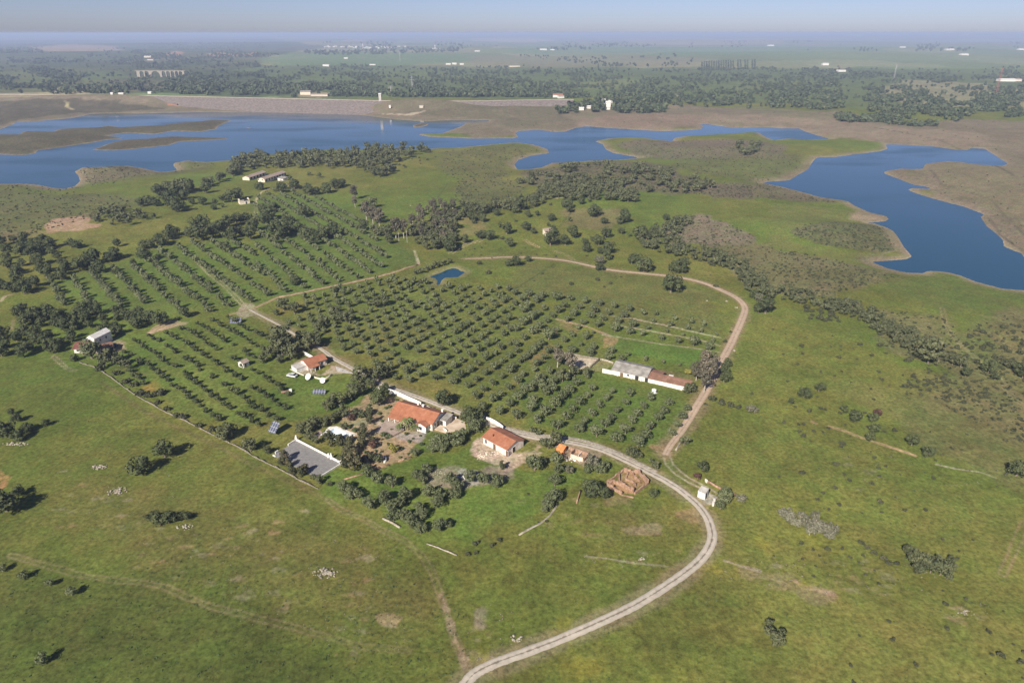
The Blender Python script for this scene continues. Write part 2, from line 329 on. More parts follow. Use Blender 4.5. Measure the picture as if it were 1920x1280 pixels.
# (polygon in photo pixels, colour, feather m, opacity, break-up m, scrub)
LAY = [
 ([(-500,62.5),(2400,62.5),(2400,130),(1920,125),(1300,118),(960,122),(480,120),(-500,140)], (.18,.20,.10), 200, .45, 250, 0),
 ([(-500,65),(480,64),(600,88),(480,115),(470,178),(-500,178)], WOD, 40, .75, 160, .3),
 ([(480,125),(600,116),(960,126),(1440,128),(1920,130),(2300,130),(2300,215),(1600,205),(1240,190),(700,184),(480,180)], (.10,.125,.05), 25, .8, 90, .3),
 ([(60,88),(120,84),(220,86),(225,95),(140,97),(70,96)], (.42,.30,.22), 60, .7, 70, 0),
 ([(310,100),(330,96),(345,99),(340,104),(315,105)], (.46,.26,.17), 20, .8, 20, 0),
 ([(385,101),(410,97),(440,102),(480,98),(478,105),(400,106)], (.46,.28,.19), 20, .8, 25, 0),
 ([(880,73),(960,72),(1050,76),(1000,80),(890,78)], (.42,.36,.26), 60, .7, 60, 0),
 ([(1180,74),(1420,74),(1480,82),(1300,86),(1180,82)], (.34,.27,.19), 80, .6, 100, 0),
 ([(0,135),(60,132),(160,148),(250,160),(230,172),(100,172),(-200,172),(-200,135)], (.12,.135,.05), 20, .9, 30, .1),
 ([(90,168),(120,165),(165,170),(150,174),(95,173)], (.34,.32,.2), 4, .9, 10, 0),
 ([(120,140),(230,133),(250,146),(150,150)], FLD, 15, .7, 40, 0),
 ([(480,112),(600,98),(790,100),(900,104),(880,116),(740,124),(600,122),(520,125)], (.13,.19,.085), 40, .95, 40, 0),
 ([(880,106),(1200,104),(1350,112),(1300,124),(1000,128),(880,120)], (.20,.18,.11), 60, .7, 90, 0),
 ([(960,86),(1240,88),(1560,86),(1700,90),(1500,104),(1100,104),(960,100)], (.13,.20,.10), 80, .75, 120, 0),
 ([(680,178),(700,172),(740,170),(765,174),(745,183),(700,183)], (.14,.18,.06), 6, .95, 6, 0),
 ([(1060,160),(1130,148),(1210,150),(1190,166),(1100,168)], (.17,.19,.08), 12, .7, 30, 0),
 ([(800,146),(860,142),(900,150),(840,153)], (.14,.16,.07), 12, .7, 30, 0),
 ([(1350,162),(1440,150),(1560,155),(1480,172),(1380,175)], (.15,.17,.075), 14, .6, 40, 0),
 ([(1420,90),(1600,84),(1920,92),(2300,92),(2300,130),(1920,126),(1700,130),(1540,126),(1440,110)], (.16,.21,.10), 60, .6, 60, 0),
 ([(1440,72),(1700,75),(1920,74),(2300,74),(2300,88),(1700,86),(1500,84)], (.18,.19,.13), 100, .6, 200, 0),
 ([(1640,165),(1700,150),(1850,158),(1920,172),(2200,180),(2200,205),(1920,205),(1800,200),(1700,195)], (.27,.24,.15), 20, .75, 50, .2),
 ([(1640,215),(1690,210),(1690,228),(1650,225)], (.3,.3,.16), 5, .6, 10, 0),
 # brown drawdown belt north of the lake
 ([(-400,184),(0,184),(330,182),(480,190),(700,196),(960,190),(1050,196),(1240,198),(1300,197),(1440,205),(1560,208),(1700,235),(1800,222),(1920,228),(2300,240),(2300,620),(1920,483),(1880,450),(1838,407),(1700,352),(1656,322),(1800,303),(1890,305),(1845,279),(1660,270),(1440,238),(1315,240),(1060,247),(892,262),(700,219),(480,213),(0,245),(-400,250)], (.185,.15,.11), 6, .95, 12, .5),
 ([(700,196),(900,196),(1050,202),(1060,225),(1000,243),(960,240),(900,222),(760,215)], (.125,.115,.07), 10, .7, 20, .5),
 ([(1070,236),(1100,222),(1180,212),(1320,216),(1330,238),(1240,246)], PNK, 8, .7, 14, .3),
 ([(1320,215),(1560,222),(1700,240),(1850,250),(1860,275),(1750,274),(1600,262),(1450,236),(1340,232)], (.23,.18,.13), 12, .75, 18, .3),
 ([(1380,198),(1500,206),(1560,225),(1480,222),(1400,212)], (.16,.15,.085), 8, .6, 18, .4),
 ([(1740,310),(1900,312),(2100,330),(2100,440),(1920,420),(1850,380),(1760,350)], (.19,.165,.095), 14, .8, 20, .4),
 ([(0,190),(140,188),(260,190),(310,205),(150,212),(40,225),(0,235),(-300,240),(-300,190)], (.078,.072,.05), 8, .8, 18, .6),
 ([(308,186),(330,184),(360,194),(350,199),(318,199)], (.42,.20,.12), 3, .9, 5, 0),
 ([(160,232),(400,222),(640,216),(640,212),(400,210)], (.2,.16,.13), 4, .5, 4, 0),
 # land this side
 ([(0,352),(120,358),(300,330),(420,305),(330,300),(150,312),(150,345),(60,345),(-200,360),(-200,470),(0,460),(90,430),(200,400),(280,380),(200,365)], (.12,.115,.055), 12, .75, 22, .7),
 ([(150,316),(240,311),(300,324),(230,335),(170,345),(150,335)], (.15,.125,.085), 5, .8, 9, .8),
 ([(75,424),(110,410),(160,402),(165,412),(185,425),(150,433),(90,435)], (.36,.24,.17), 2.5, .9, 6, .4),
 ([(0,435),(60,430),(90,437),(40,448),(0,455)], (.24,.17,.10), 3, .5, 8, .4),
 ([(830,285),(960,270),(1020,285),(960,300),(960,330),(860,345),(830,320)], (.125,.12,.055), 12, .6, 22, .8),
 ([(850,345),(930,330),(1000,345),(960,372),(850,385)], (.115,.11,.06), 8, .6, 14, .8),
 ([(980,322),(1100,305),(1210,303),(1300,335),(1420,350),(1390,372),(1240,362),(1120,352),(1000,350)], (.135,.115,.08), 8, .85, 14, 1),
 ([(1150,270),(1200,262),(1360,262),(1470,270),(1480,300),(1250,300),(1180,290)], (.155,.13,.095), 8, .8, 12, .8),
 ([(1280,300),(1500,290),(1500,330),(1430,345),(1330,330),(1260,312)], (.13,.13,.06), 10, .7, 14, .5),
 ([(1180,268),(1310,262),(1440,265),(1440,275),(1300,276)], (.16,.12,.10), 6, .5, 8, .4),
 ([(1300,345),(1480,345),(1590,375),(1560,382),(1440,372),(1340,372)], (.15,.125,.085), 6, .85, 10, .9),
 ([(1590,400),(1640,398),(1664,408),(1640,414),(1595,412)], (.26,.20,.145), 3, .9, 4, .3),
 ([(1490,425),(1530,418),(1620,418),(1665,430),(1682,470),(1640,474),(1560,462),(1490,445)], (.115,.115,.062), 3, .9, 6, .9),
 ([(1440,440),(1440,380),(1500,385),(1600,395),(1600,415),(1480,425),(1480,450),(1640,480),(1700,500),(1640,500),(1440,460)], (.135,.145,.045), 10, .8, 12, .2),
 ([(1280,402),(1330,405),(1410,440),(1420,455),(1330,462),(1270,458),(1240,440)], (.20,.155,.12), 4, .9, 8, .7),
 ([(1330,460),(1440,462),(1540,480),(1650,510),(1620,540),(1520,560),(1430,545),(1380,500)], (.17,.15,.085), 8, .8, 14, .6),
 ([(1440,500),(1560,500),(1700,520),(1600,540),(1480,520)], (.14,.135,.055), 10, .6, 14, .5),
 ([(1640,540),(1790,512),(1920,548),(2100,600),(2100,640),(1900,560),(1760,580)], (.105,.135,.035), 10, .8, 14, .1),
 ([(1620,575),(1760,590),(1800,620),(1920,580),(2100,640),(2100,860),(1920,830),(1760,760),(1700,700),(1740,690),(1640,640)], (.175,.15,.08), 8, .7, 14, .6),
 ([(1780,635),(1850,630),(1880,690),(1830,680)], (.11,.14,.04), 6, .7, 10, .2),
 ([(1560,710),(1640,700),(1760,700),(1920,740),(2000,800),(1960,900),(1800,850),(1720,810),(1620,760)], (.155,.145,.062), 10, .7, 18, .4),
 ([(1640,670),(1740,690),(1790,720),(1720,740),(1640,700)], (.165,.15,.055), 8, .6, 12, .2),
 ([(1340,570),(1440,580),(1700,700),(1560,720),(1700,900),(1920,960),(2300,1000),(2300,1500),(1400,1500),(1250,1300),(1340,1000),(1290,850),(1390,600)], (.152,.160,.040), 30, .75, 30, .08),
 ([(1000,485),(1250,520),(1380,560),(1360,640),(1180,600),(960,540),(960,490)], (.125,.13,.045), 12, .7, 18, 0),
 ([(1160,640),(1260,648),(1320,655),(1300,690),(1180,662),(1140,655)], (.100,.165,.034), 2, .9, 2, 0),
 ([(1070,392),(1160,395),(1180,410),(1150,430),(1060,422)], (.19,.145,.085), 6, .6, 12, .1),
 ([(860,410),(910,408),(910,440),(870,440)], (.20,.155,.08), 5, .6, 10, .1),
 ([(1160,690),(1290,700),(1320,715),(1290,730),(1150,700)], (.18,.15,.08), 3, .6, 5, 0),
 ([(1130,634),(1145,630),(1158,634),(1150,650),(1135,650)], (.40,.24,.15), 1, .9, 2, 0),
 ([(985,690),(1000,665),(1030,645),(1045,648),(1020,672),(995,695)], (.30,.18,.10), 2, .8, 4, 0),
 ([(1040,598),(1075,605),(1085,635),(1070,620),(1045,605)], (.30,.18,.11), 1.5, .7, 3, 0),
 ([(930,745),(965,730),(960,720),(975,700),(955,740)], (.30,.17,.1), 2, .6, 4, 0),
 ([(500,590),(560,560),(600,580),(560,600)], (.22,.16,.05), 5, .5, 10, 0),
 ([(620,620),(700,600),(800,620),(760,650)], (.20,.155,.055), 8, .35, 14, 0),
 ([(610,660),(720,660),(850,720),(840,770),(740,720)], (.17,.14,.045), 5, .5, 10, 0),
 ([(700,600),(930,690),(860,700),(720,640)], (.17,.13,.05), 8, .4, 16, 0),
 ([(300,660),(420,640),(430,700),(330,720)], (.16,.13,.035), 6, .35, 12, 0),
 ([(270,725),(290,712),(300,728),(280,735)], (.30,.18,.05), 2, .6, 4, 0),
 ([(560,690),(700,700),(690,760),(540,790),(480,740)], (.088,.140,.028), 6, .85, 10, 0),
 ([(600,870),(760,860),(900,830),(980,880),(1100,880),(1000,960),(830,1020),(700,960),(560,890)], (.098,.150,.030), 6, .85, 10, 0),
 ([(1100,960),(1330,950),(1340,1010),(1150,1000)], (.15,.12,.045), 8, .5, 14, 0),
 ([(-300,1050),(300,1100),(620,1200),(900,1400),(-300,1400)], G4, 25, .85, 20, .3),  # darker green over the near left pasture
 ([(0,660),(200,720),(560,900),(700,1000),(500,1100),(200,960),(0,1000),(-300,900)], (.094,.114,.026), 20, .7, 24, .15),
 ([(150,880),(450,960),(700,1060),(820,1130),(760,1200),(420,1090),(250,1060),(80,980)], (.140,.126,.042), 14, .55, 14, .3),
 ([(90,530),(167,505),(300,468),(440,440),(480,462),(520,555),(470,575),(330,592),(140,582)], (.098,.145,.034), 8, .75, 12, 0),
 ([(482,372),(560,362),(645,392),(700,432),(770,470),(782,492),(690,520),(560,548),(525,553),(485,500)], (.092,.140,.036), 8, .7, 12, 0),
 ([(240,640),(350,608),(465,600),(530,650),(560,745),(545,785),(440,815),(340,765),(215,685)], (.105,.148,.034), 8, .7, 12, 0),
 ([(510,600),(640,548),(800,540),(960,545),(1150,640),(1050,700),(960,780),(850,725),(640,660)], (.115,.145,.040), 10, .55, 16, 0),
 ([(962,705),(1100,700),(1290,735),(1300,770),(1240,835),(1100,828),(985,800)], (.100,.152,.034), 4, .8, 8, 0),
 # garden and yards
 ([(648,770),(690,742),(735,745),(760,752),(845,790),(855,800),(800,840),(770,852),(700,880),(660,850),(640,800)], (.36,.26,.17), 2, .85, 3, .0),
 ([(800,805),(835,812),(830,842),(790,850),(775,838)], (.08,.13,.025), 1.2, .9, 1.5, 0),
 ([(705,792),(735,782),(765,795),(745,812),(715,805)], (.46,.36,.30), 1, .85, 1, 0),
 ([(655,797),(690,782),(700,790),(680,802)], (.22,.22,.14), 1, .8, 1, 0),
 ([(735,815),(800,805),(790,830),(750,825)], (.30,.28,.27), 1, .7, 1.2, 0),
 ([(888,830),(905,820),(955,850),(985,846),(985,866),(950,878),(925,865),(890,850)], (.50,.38,.32), 1.5, .85, 3, 0),
 ([(955,868),(1010,835),(1015,848),(975,870),(950,885)], (.38,.29,.21), 1.2, .8, 2, 0),
 ([(800,880),(850,875),(900,880),(960,868),(955,895),(900,912),(850,925),(810,910)], (.26,.21,.17), 2, .8, 4, .3),
 ([(862,885),(895,880),(900,900),(875,908)], (.36,.335,.32), 1, .6, 3, 0),
 ([(1035,835),(1065,830),(1130,850),(1125,868),(1095,872),(1060,862)], (.34,.25,.20), 1.2, .8, 2, 0),
 ([(1140,905),(1168,883),(1195,886),(1212,905),(1190,923),(1150,915)], (.36,.22,.14), 1, .7, 3, 0),
 ([(1140,925),(1180,930),(1190,950),(1120,955)], (.24,.17,.10), 2, .6, 4, 0),
 ([(545,680),(570,672),(580,690),(600,700),(620,690),(612,680),(640,688),(655,698),(600,706),(560,700)], (.42,.34,.27), 1, .7, 2, 0),
 ([(1060,664),(1122,674),(1104,694),(1078,690)], (.50,.41,.33), .8, .95, .8, 0),
 ([(1122,675),(1150,682),(1135,695),(1106,696)], (.22,.20,.10), .8, .7, 1, 0),
 ([(1310,935),(1330,925),(1345,932),(1340,945),(1318,947)], (.30,.29,.27), 1, .8, 1, 0),
 ([(1226,845),(1245,838),(1255,850),(1248,856),(1235,850)], (.34,.21,.13), 1, .8, 1.5, 0),
 ([(822,1108),(832,1112),(862,1200),(885,1262),(868,1265),(845,1190)], (.34,.25,.18), .8, .75, 1.2, 0),
 ([(1275,965),(1310,950),(1328,985),(1300,982)], (.30,.19,.12), 2, .6, 5, 0),
 ([(1175,995),(1220,985),(1235,1000),(1190,1003)], (.30,.22,.16), 1.5, .5, 4, 0),
 ([(1350,1055),(1450,1075),(1560,1110),(1540,1125),(1440,1090)], (.26,.20,.13), 1.5, .5, 4, 0),
 ([(1480,1085),(1530,1100),(1560,1115),(1520,1110)], (.34,.24,.17), 1.5, .7, 3, 0),
 ([(700,1150),(740,1160),(748,1178),(715,1172)], (.34,.24,.15), 1, .7, 3, 0),
 ([(880,1140),(905,1135),(915,1180),(885,1185)], (.26,.21,.17), 1.5, .6, 3, 0),
 ([(0,880),(15,890),(12,910),(0,915)], (.38,.20,.10), 1, .6, 3, 0),
 ([(140,650),(160,640),(230,640),(235,655),(215,665),(140,662)], (.33,.25,.17), 1.5, .7, 2, 0),
 ([(330,598),(350,606),(310,618),(270,625),(290,612)], (.38,.28,.19), 1, .7, 2, 0),
 ([(455,565),(475,572),(490,590),(460,595),(440,588)], (.36,.30,.24), 1, .7, 2.5, 0),
 ([(708,203.5),(735,201.5),(770,201.5),(800,205.5),(760,205.5)], (.40,.32,.25), 1.5, .9, 1, 0),
 ([(560,176),(600,172),(640,178),(600,184),(560,182)], (.35,.27,.19), 3, .7, 5, 0),
]
# faint tracks: (points, half width m, colour, two wheel marks?)
TRK = [
 ([(20,1040),(60,1052),(100,1063),(150,1078),(215,1087),(270,1092),(310,1100),(350,1118),(400,1138),(450,1150),(480,1158),(550,1175),(620,1195),(680,1212),(765,1218)], .65, (.185,.165,.08), 1),
 ([(615,937),(640,955),(680,972),(720,995),(755,1010),(790,1040),(810,1070),(822,1105),(835,1140),(850,1190),(865,1225),(880,1262)], .7, (.22,.18,.10), 1),
 ([(1767,577),(1770,600),(1780,622),(1807,652),(1830,672),(1872,707),(1902,747),(1925,765)], .8, (.24,.21,.12), 1),
 ([(1922,980),(1899,1035),(1880,1075)], .9, (.22,.18,.09), 1),
 ([(1557,800),(1580,806),(1615,820),(1670,838),(1714,853)], .8, (.42,.29,.18), 0),
 ([(1523,790),(1530,793)], .6, (.42,.28,.17), 0),
 ([(100,668),(125,690),(140,695)], .6, (.33,.28,.2), 1),
 ([(522,557),(600,541),(680,525),(740,510),(785,496)], 1.0, (.30,.20,.12), 0),
 ([(430,590),(475,578),(522,557)], 1.0, (.26,.20,.12), 0),
 ([(777,470),(781,482),(785,494)], .7, (.45,.38,.27), 0),
 ([(845,475),(860,465),(880,456),(900,452)], 1.3, (.42,.34,.24), 1),
 ([(362,480),(390,510),(420,535),(440,555),(462,578)], 1.0, (.36,.31,.22), 1),
 ([(280,625),(310,615),(345,608)], 1.0, (.42,.33,.24), 0),
 ([(478,375),(480,390),(479,410),(478,420)], 1.0, (.40,.36,.24), 1),
 ([(480,375),(490,360),(503,354)], .8, (.36,.33,.2), 0),
 ([(537,345),(548,353),(556,357)], .8, (.34,.31,.18), 0),
 ([(1250,852),(1255,870),(1272,887),(1292,900),(1322,915),(1342,927),(1342,937),(1322,941),(1308,938)], 1.1, (.38,.34,.26), 1),
 ([(1225,837),(1240,840),(1252,835)], 1.2, (.36,.23,.14), 0),
 ([(120,186),(127,192),(125,200),(137,206)], 2.5, (.40,.34,.2), 0),
 ([(1148,592),(1190,598),(1240,608),(1300,622),(1350,633)], .6, (.36,.32,.22), 0),
 ([(1165,612),(1200,617),(1260,628),(1310,637),(1350,648)], .6, (.34,.30,.2), 0),
 ([(1045,598),(1100,612),(1140,628)], .7, (.36,.26,.18), 0),
 ([(1130,628),(1160,632),(1240,645),(1300,652),(1360,662)], .5, (.33,.30,.2), 0),
 ([(984,450),(995,457),(1010,463)], .9, (.36,.27,.17), 1),
 ([(1025,363),(1045,372),(1055,371)], 1.0, (.42,.35,.24), 0),
 ([(1040,470),(1062,478),(1075,487)], .9, (.36,.27,.17), 1),
 ([(808,345),(825,355),(840,343),(810,385),(800,392)], .4, (.07,.08,.04), 0),
 ([(1050,425),(1070,400)], .6, (.05,.07,.03), 1),
 ([(1190,570),(1215,545),(1228,533)], .7, (.13,.13,.05), 1),
 ([(1358,1050),(1375,1056),(1395,1062),(1425,1070)], .35, (.28,.25,.17), 0),
 ([(1100,1042),(1130,1046),(1190,1055),(1250,1061)], .3, (.25,.235,.15), 0),
 ([(1755,870),(1790,878),(1840,885),(1865,895)], .35, (.30,.28,.20), 0),
 ([(0,565),(10,555),(20,552)], .8, (.36,.28,.19), 0),
 ([(25,600),(22,618)], .7, (.26,.20,.13), 0),
 ([(960,545),(1000,520),(1040,495)], .4, (.07,.085,.03), 0),
 ([(1640,240),(1760,262),(1850,300),(1900,330)], 1.2, (.09,.075,.055), 0),
 ([(1745,320),(1765,345),(1860,375),(1900,420),(1920,440)], .9, (.10,.085,.06), 0),
 ([(1855,408),(1875,440),(1905,462),(1920,470)], .9, (.10,.085,.06), 0),
 ([(1600,392),(1668,430),(1680,470),(1650,478),(1600,474)], .6, (.2,.17,.11), 0),
 ([(280,705),(225,690),(190,680)], .5, (.10,.10,.04), 0),
 ([(190,715),(260,765),(330,800),(400,832),(470,870),(560,910),(615,937)], .5, (.13,.11,.05), 1),
]
SPOTS = []   # stony and earthy spots in the near pasture
for (x0, y0, x1, y1, n) in ((250,1000,470,1100,26),(420,960,700,1160,40),(100,880,330,1000,22),(620,1120,760,1250,12),(880,1170,1000,1240,6),(1440,1040,1720,1110,30),(1780,1120,1850,1160,8),(960,920,1200,1010,14),(1190,1030,1330,1060,8),(1560,850,1800,920,10)):
    for _ in range(n): SPOTS.append((random.uniform(x0, x1), random.uniform(y0, y1), random.uniform(.4, 1.5), random.uniform(.15, .42)))

R1 = [(860,1300),(877,1275),(892,1259),(931,1241),(960,1231),(1037,1203),(1115,1170),(1179,1141),(1231,1110),(1282,1076),(1321,1043),(1338,1009),(1331,978),(1316,953),(1297,935),(1260,907),(1222,887),(1172,862),(1135,845),(1097,834),(1060,827),(1010,822),(975,814),(945,805),(920,795),(885,782),(860,773),(820,758),(780,743),(735,728),(700,712),(672,697),(650,685),(625,672),(606,656),(580,642),(550,625),(520,607),(490,592),(468,580)]
R2 = [(1247,853),(1255,837),(1275,812),(1295,780),(1320,740),(1335,712),(1350,682),(1365,655),(1382,620),(1395,590),(1398,575),(1385,560),(1360,547),(1322,530),(1272,519),(1230,515),(1180,510),(1135,505),(1097,496),(1070,490),(1035,485),(960,481),(905,484),(872,485)]
def smooth(P, it=3):
    for _ in range(it):
        Q = [P[0]]
        for i in range(len(P)-1):
            a = Vector(P[i]); c = Vector(P[i+1]); Q += [tuple(a*.75+c*.25), tuple(a*.25+c*.75)]
        P = Q+[P[-1]]
    return P
def build_ground():
    r = [3.0]; 
    while r[-1] < 32000:
        q = r[-1]
        if q < 85: dr = 3.0
        elif q < 2000: dr = min(max(.42, q*q/(CZ*683)*.9), 7.0) if q < 1500 else 9.0
        else: dr = q*.011
        r.append(q+dr)
    r = np.array(r)
    az = np.concatenate([np.linspace(-180, -60, 40, endpoint=False), np.linspace(-60, -46, 40, endpoint=False), np.linspace(-46, 46, 1040, endpoint=False), np.linspace(46, 60, 40, endpoint=False), np.linspace(60, 180, 41)])
    az = np.radians(az)
    R_, A_ = np.meshgrid(r, az, indexing='ij'); X = (R_*np.sin(A_)).ravel(); Y = (R_*np.cos(A_)).ravel()
    d = lake_d(X, Y); Z = hgt(X, Y, d)
    dense = np.abs(A_.ravel()) < math.radians(50)
    nr, na = len(r), len(az); print('ground', nr, na, nr*na)
    i = np.arange((nr-1)*(na-1)); a = i//(na-1); b = i % (na-1); k = a*na+b
    F = np.stack([k, k+1, k+na+1, k+na], 1)
    # colours
    n1 = fbm(X/90, Y/90, 51, 4); n2 = fbm(X/22, Y/22, 61, 4); n3 = fbm(X/6, Y/6, 71, 3)
    def mixc(C, c, f): return C*(1-f[:, None])+np.array(c)[None]*f[:, None]
    C = np.tile(np.array(G1), (len(X), 1))
    C = mixc(C, G2, sst(-.1, .5, n1)); C = mixc(C, G3, sst(.05, .6, -n1+.4*n2)*.8)
    scr = np.zeros(len(X))
    # patchwork of far fields
    rr = np.hypot(X, Y); fm = rr > 1500
    if fm.any():
        xf, yf = X[fm], Y[fm]; sx = xf/420+.35*fbm(xf/600, yf/600, 5, 2); sy = yf/700+.35*fbm(xf/500, yf/500, 6, 2)
        v = _h(np.floor(sx+.5*np.floor(sy)), np.floor(sy), 77); cc = np.array([(.10,.13,.05),(.13,.17,.07),(.20,.19,.11),(.08,.11,.05),(.16,.17,.09),(.075,.10,.045),(.27,.23,.15),(.11,.15,.07)])
        C[fm] = C[fm]*.3+.95*cc[(v*7.99).astype(int)]
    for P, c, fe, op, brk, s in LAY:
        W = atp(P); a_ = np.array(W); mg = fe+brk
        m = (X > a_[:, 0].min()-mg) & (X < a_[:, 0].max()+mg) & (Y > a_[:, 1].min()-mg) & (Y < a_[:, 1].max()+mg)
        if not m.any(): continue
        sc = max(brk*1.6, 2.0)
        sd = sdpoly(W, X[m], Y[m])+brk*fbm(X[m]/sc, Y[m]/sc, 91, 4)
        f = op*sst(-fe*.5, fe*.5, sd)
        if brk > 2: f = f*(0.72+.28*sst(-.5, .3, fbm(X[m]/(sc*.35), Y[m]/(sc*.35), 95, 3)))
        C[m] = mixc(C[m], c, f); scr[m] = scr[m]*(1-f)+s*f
    # shore line bands
    ds = d+3.5*fbm(X/12, Y/12, 33, 3); sm = (d > -30) & (d < 60)
    w = np.where((X > 0) & (Y > 500) | (X < -200), 9.0, 5.0)
    f = (1-sst(1.5, w+6, ds+4*n2))*.85; C = np.where(sm[:, None], mixc(C, (.225,.18,.125), f), C)
    f = (1-sst(.2, 2.2, d+1.2*n3))*.45*sst(-.4, .3, n2); C = np.where(sm[:, None], mixc(C, (.36,.31,.23), f*(d > -3)), C)
    # islands
    for P in wIS:
        a_ = np.array(P); m = (X > a_[:, 0].min()) & (X < a_[:, 0].max()) & (Y > a_[:, 1].min()) & (Y < a_[:, 1].max()) & (d > 0)
        C[m] = mixc(C[m], (.10,.086,.058), .9*sst(1, 6, d[m]+2*n3[m])); scr[m] = .8
    s = -sdpoly(wPD, X[(np.abs(X-wPD[0][0]) < 60) & (np.abs(Y-wPD[0][1]) < 60)], Y[(np.abs(X-wPD[0][0]) < 60) & (np.abs(Y-wPD[0][1]) < 60)])
    m = (np.abs(X-wPD[0][0]) < 60) & (np.abs(Y-wPD[0][1]) < 60)
    C[m] = mixc(C[m], (.19,.18,.09), .8*(1-sst(1, 5, s+1.5*n3[m])))
    for P, hw, c, two in TRK:
        W = atp(P); a_ = np.array(W); mg = hw*3+3
        m = (X > a_[:, 0].min()-mg) & (X < a_[:, 0].max()+mg) & (Y > a_[:, 1].min()-mg) & (Y < a_[:, 1].max()+mg)
        if not m.any(): continue
        dd, _ = dline(W, X[m], Y[m]); dd = dd+.3*n3[m]
        wob = .55+.45*sst(-.4, .3, n2[m])
        if two: f = np.exp(-((dd-hw)/(.29))**2)*wob*.8+.08*(1-sst(hw, hw*2, dd))
        else: f = (1-sst(hw*.7, hw*1.5, dd))*wob
        C[m] = mixc(C[m], c, np.clip(f, 0, 1)); scr[m] *= 1-np.clip(f*1.5, 0, 1)
    for P, hw, c in ((R1, 2.6, (.24,.20,.12)), (R2, 2.9, (.25,.19,.115))):
        W = smooth(atp(P), 2); a_ = np.array(W); m = (X > a_[:, 0].min()-9) & (X < a_[:, 0].max()+9) & (Y > a_[:, 1].min()-9) & (Y < a_[:, 1].max()+9)
        dd, _ = dline(W, X[m], Y[m]); C[m] = mixc(C[m], c, .65*(1-sst(hw*.6, hw*1.6, dd+1.4*n3[m]+.8*n2[m])))
    for px, py, rad, op in SPOTS:
        x, y = ray0(px, py, 7); m = (np.abs(X-x) < rad*3) & (np.abs(Y-y) < rad*2)
        if m.any():
            dd = np.hypot((X[m]-x)/1.7, Y[m]-y)-rad*.5+rad*.9*fbm(X[m]/1.3, Y[m]/1.3, 15, 3)
            C[m] = mixc(C[m], random.choice([(.30,.26,.18),(.28,.20,.12),(.30,.20,.12),(.24,.21,.15)]), op*(1-sst(-.2, rad*.5, dd)))
    # yellow flowers
    fl = sst(.25, .6, fbm(X/35, Y/35, 101, 4))*sst(0, .5, n3)*.28*((X > -20) & (Y < 320)); C = mixc(C, (.24,.21,.03), fl*(scr < .1))
    C = C*(1+.20*n2+.18*n3)[:, None]
    me = np_mesh('ground', np.stack([X, Y, Z], 1), F, M_ground(), smooth=True)
    ca = me.color_attributes.new('Col', 'FLOAT_COLOR', 'POINT'); ca.data.foreach_set('color', np.concatenate([np.clip(C, .01, .9), np.ones((len(X), 1))], 1).astype(np.float32).ravel())
    sa = me.attributes.new('scrub', 'FLOAT', 'POINT'); sa.data.foreach_set('value', scr.astype(np.float32))
    return tag(mobj('ground', me), 'rolling green pasture with brown lake margins', None, None, 'structure')
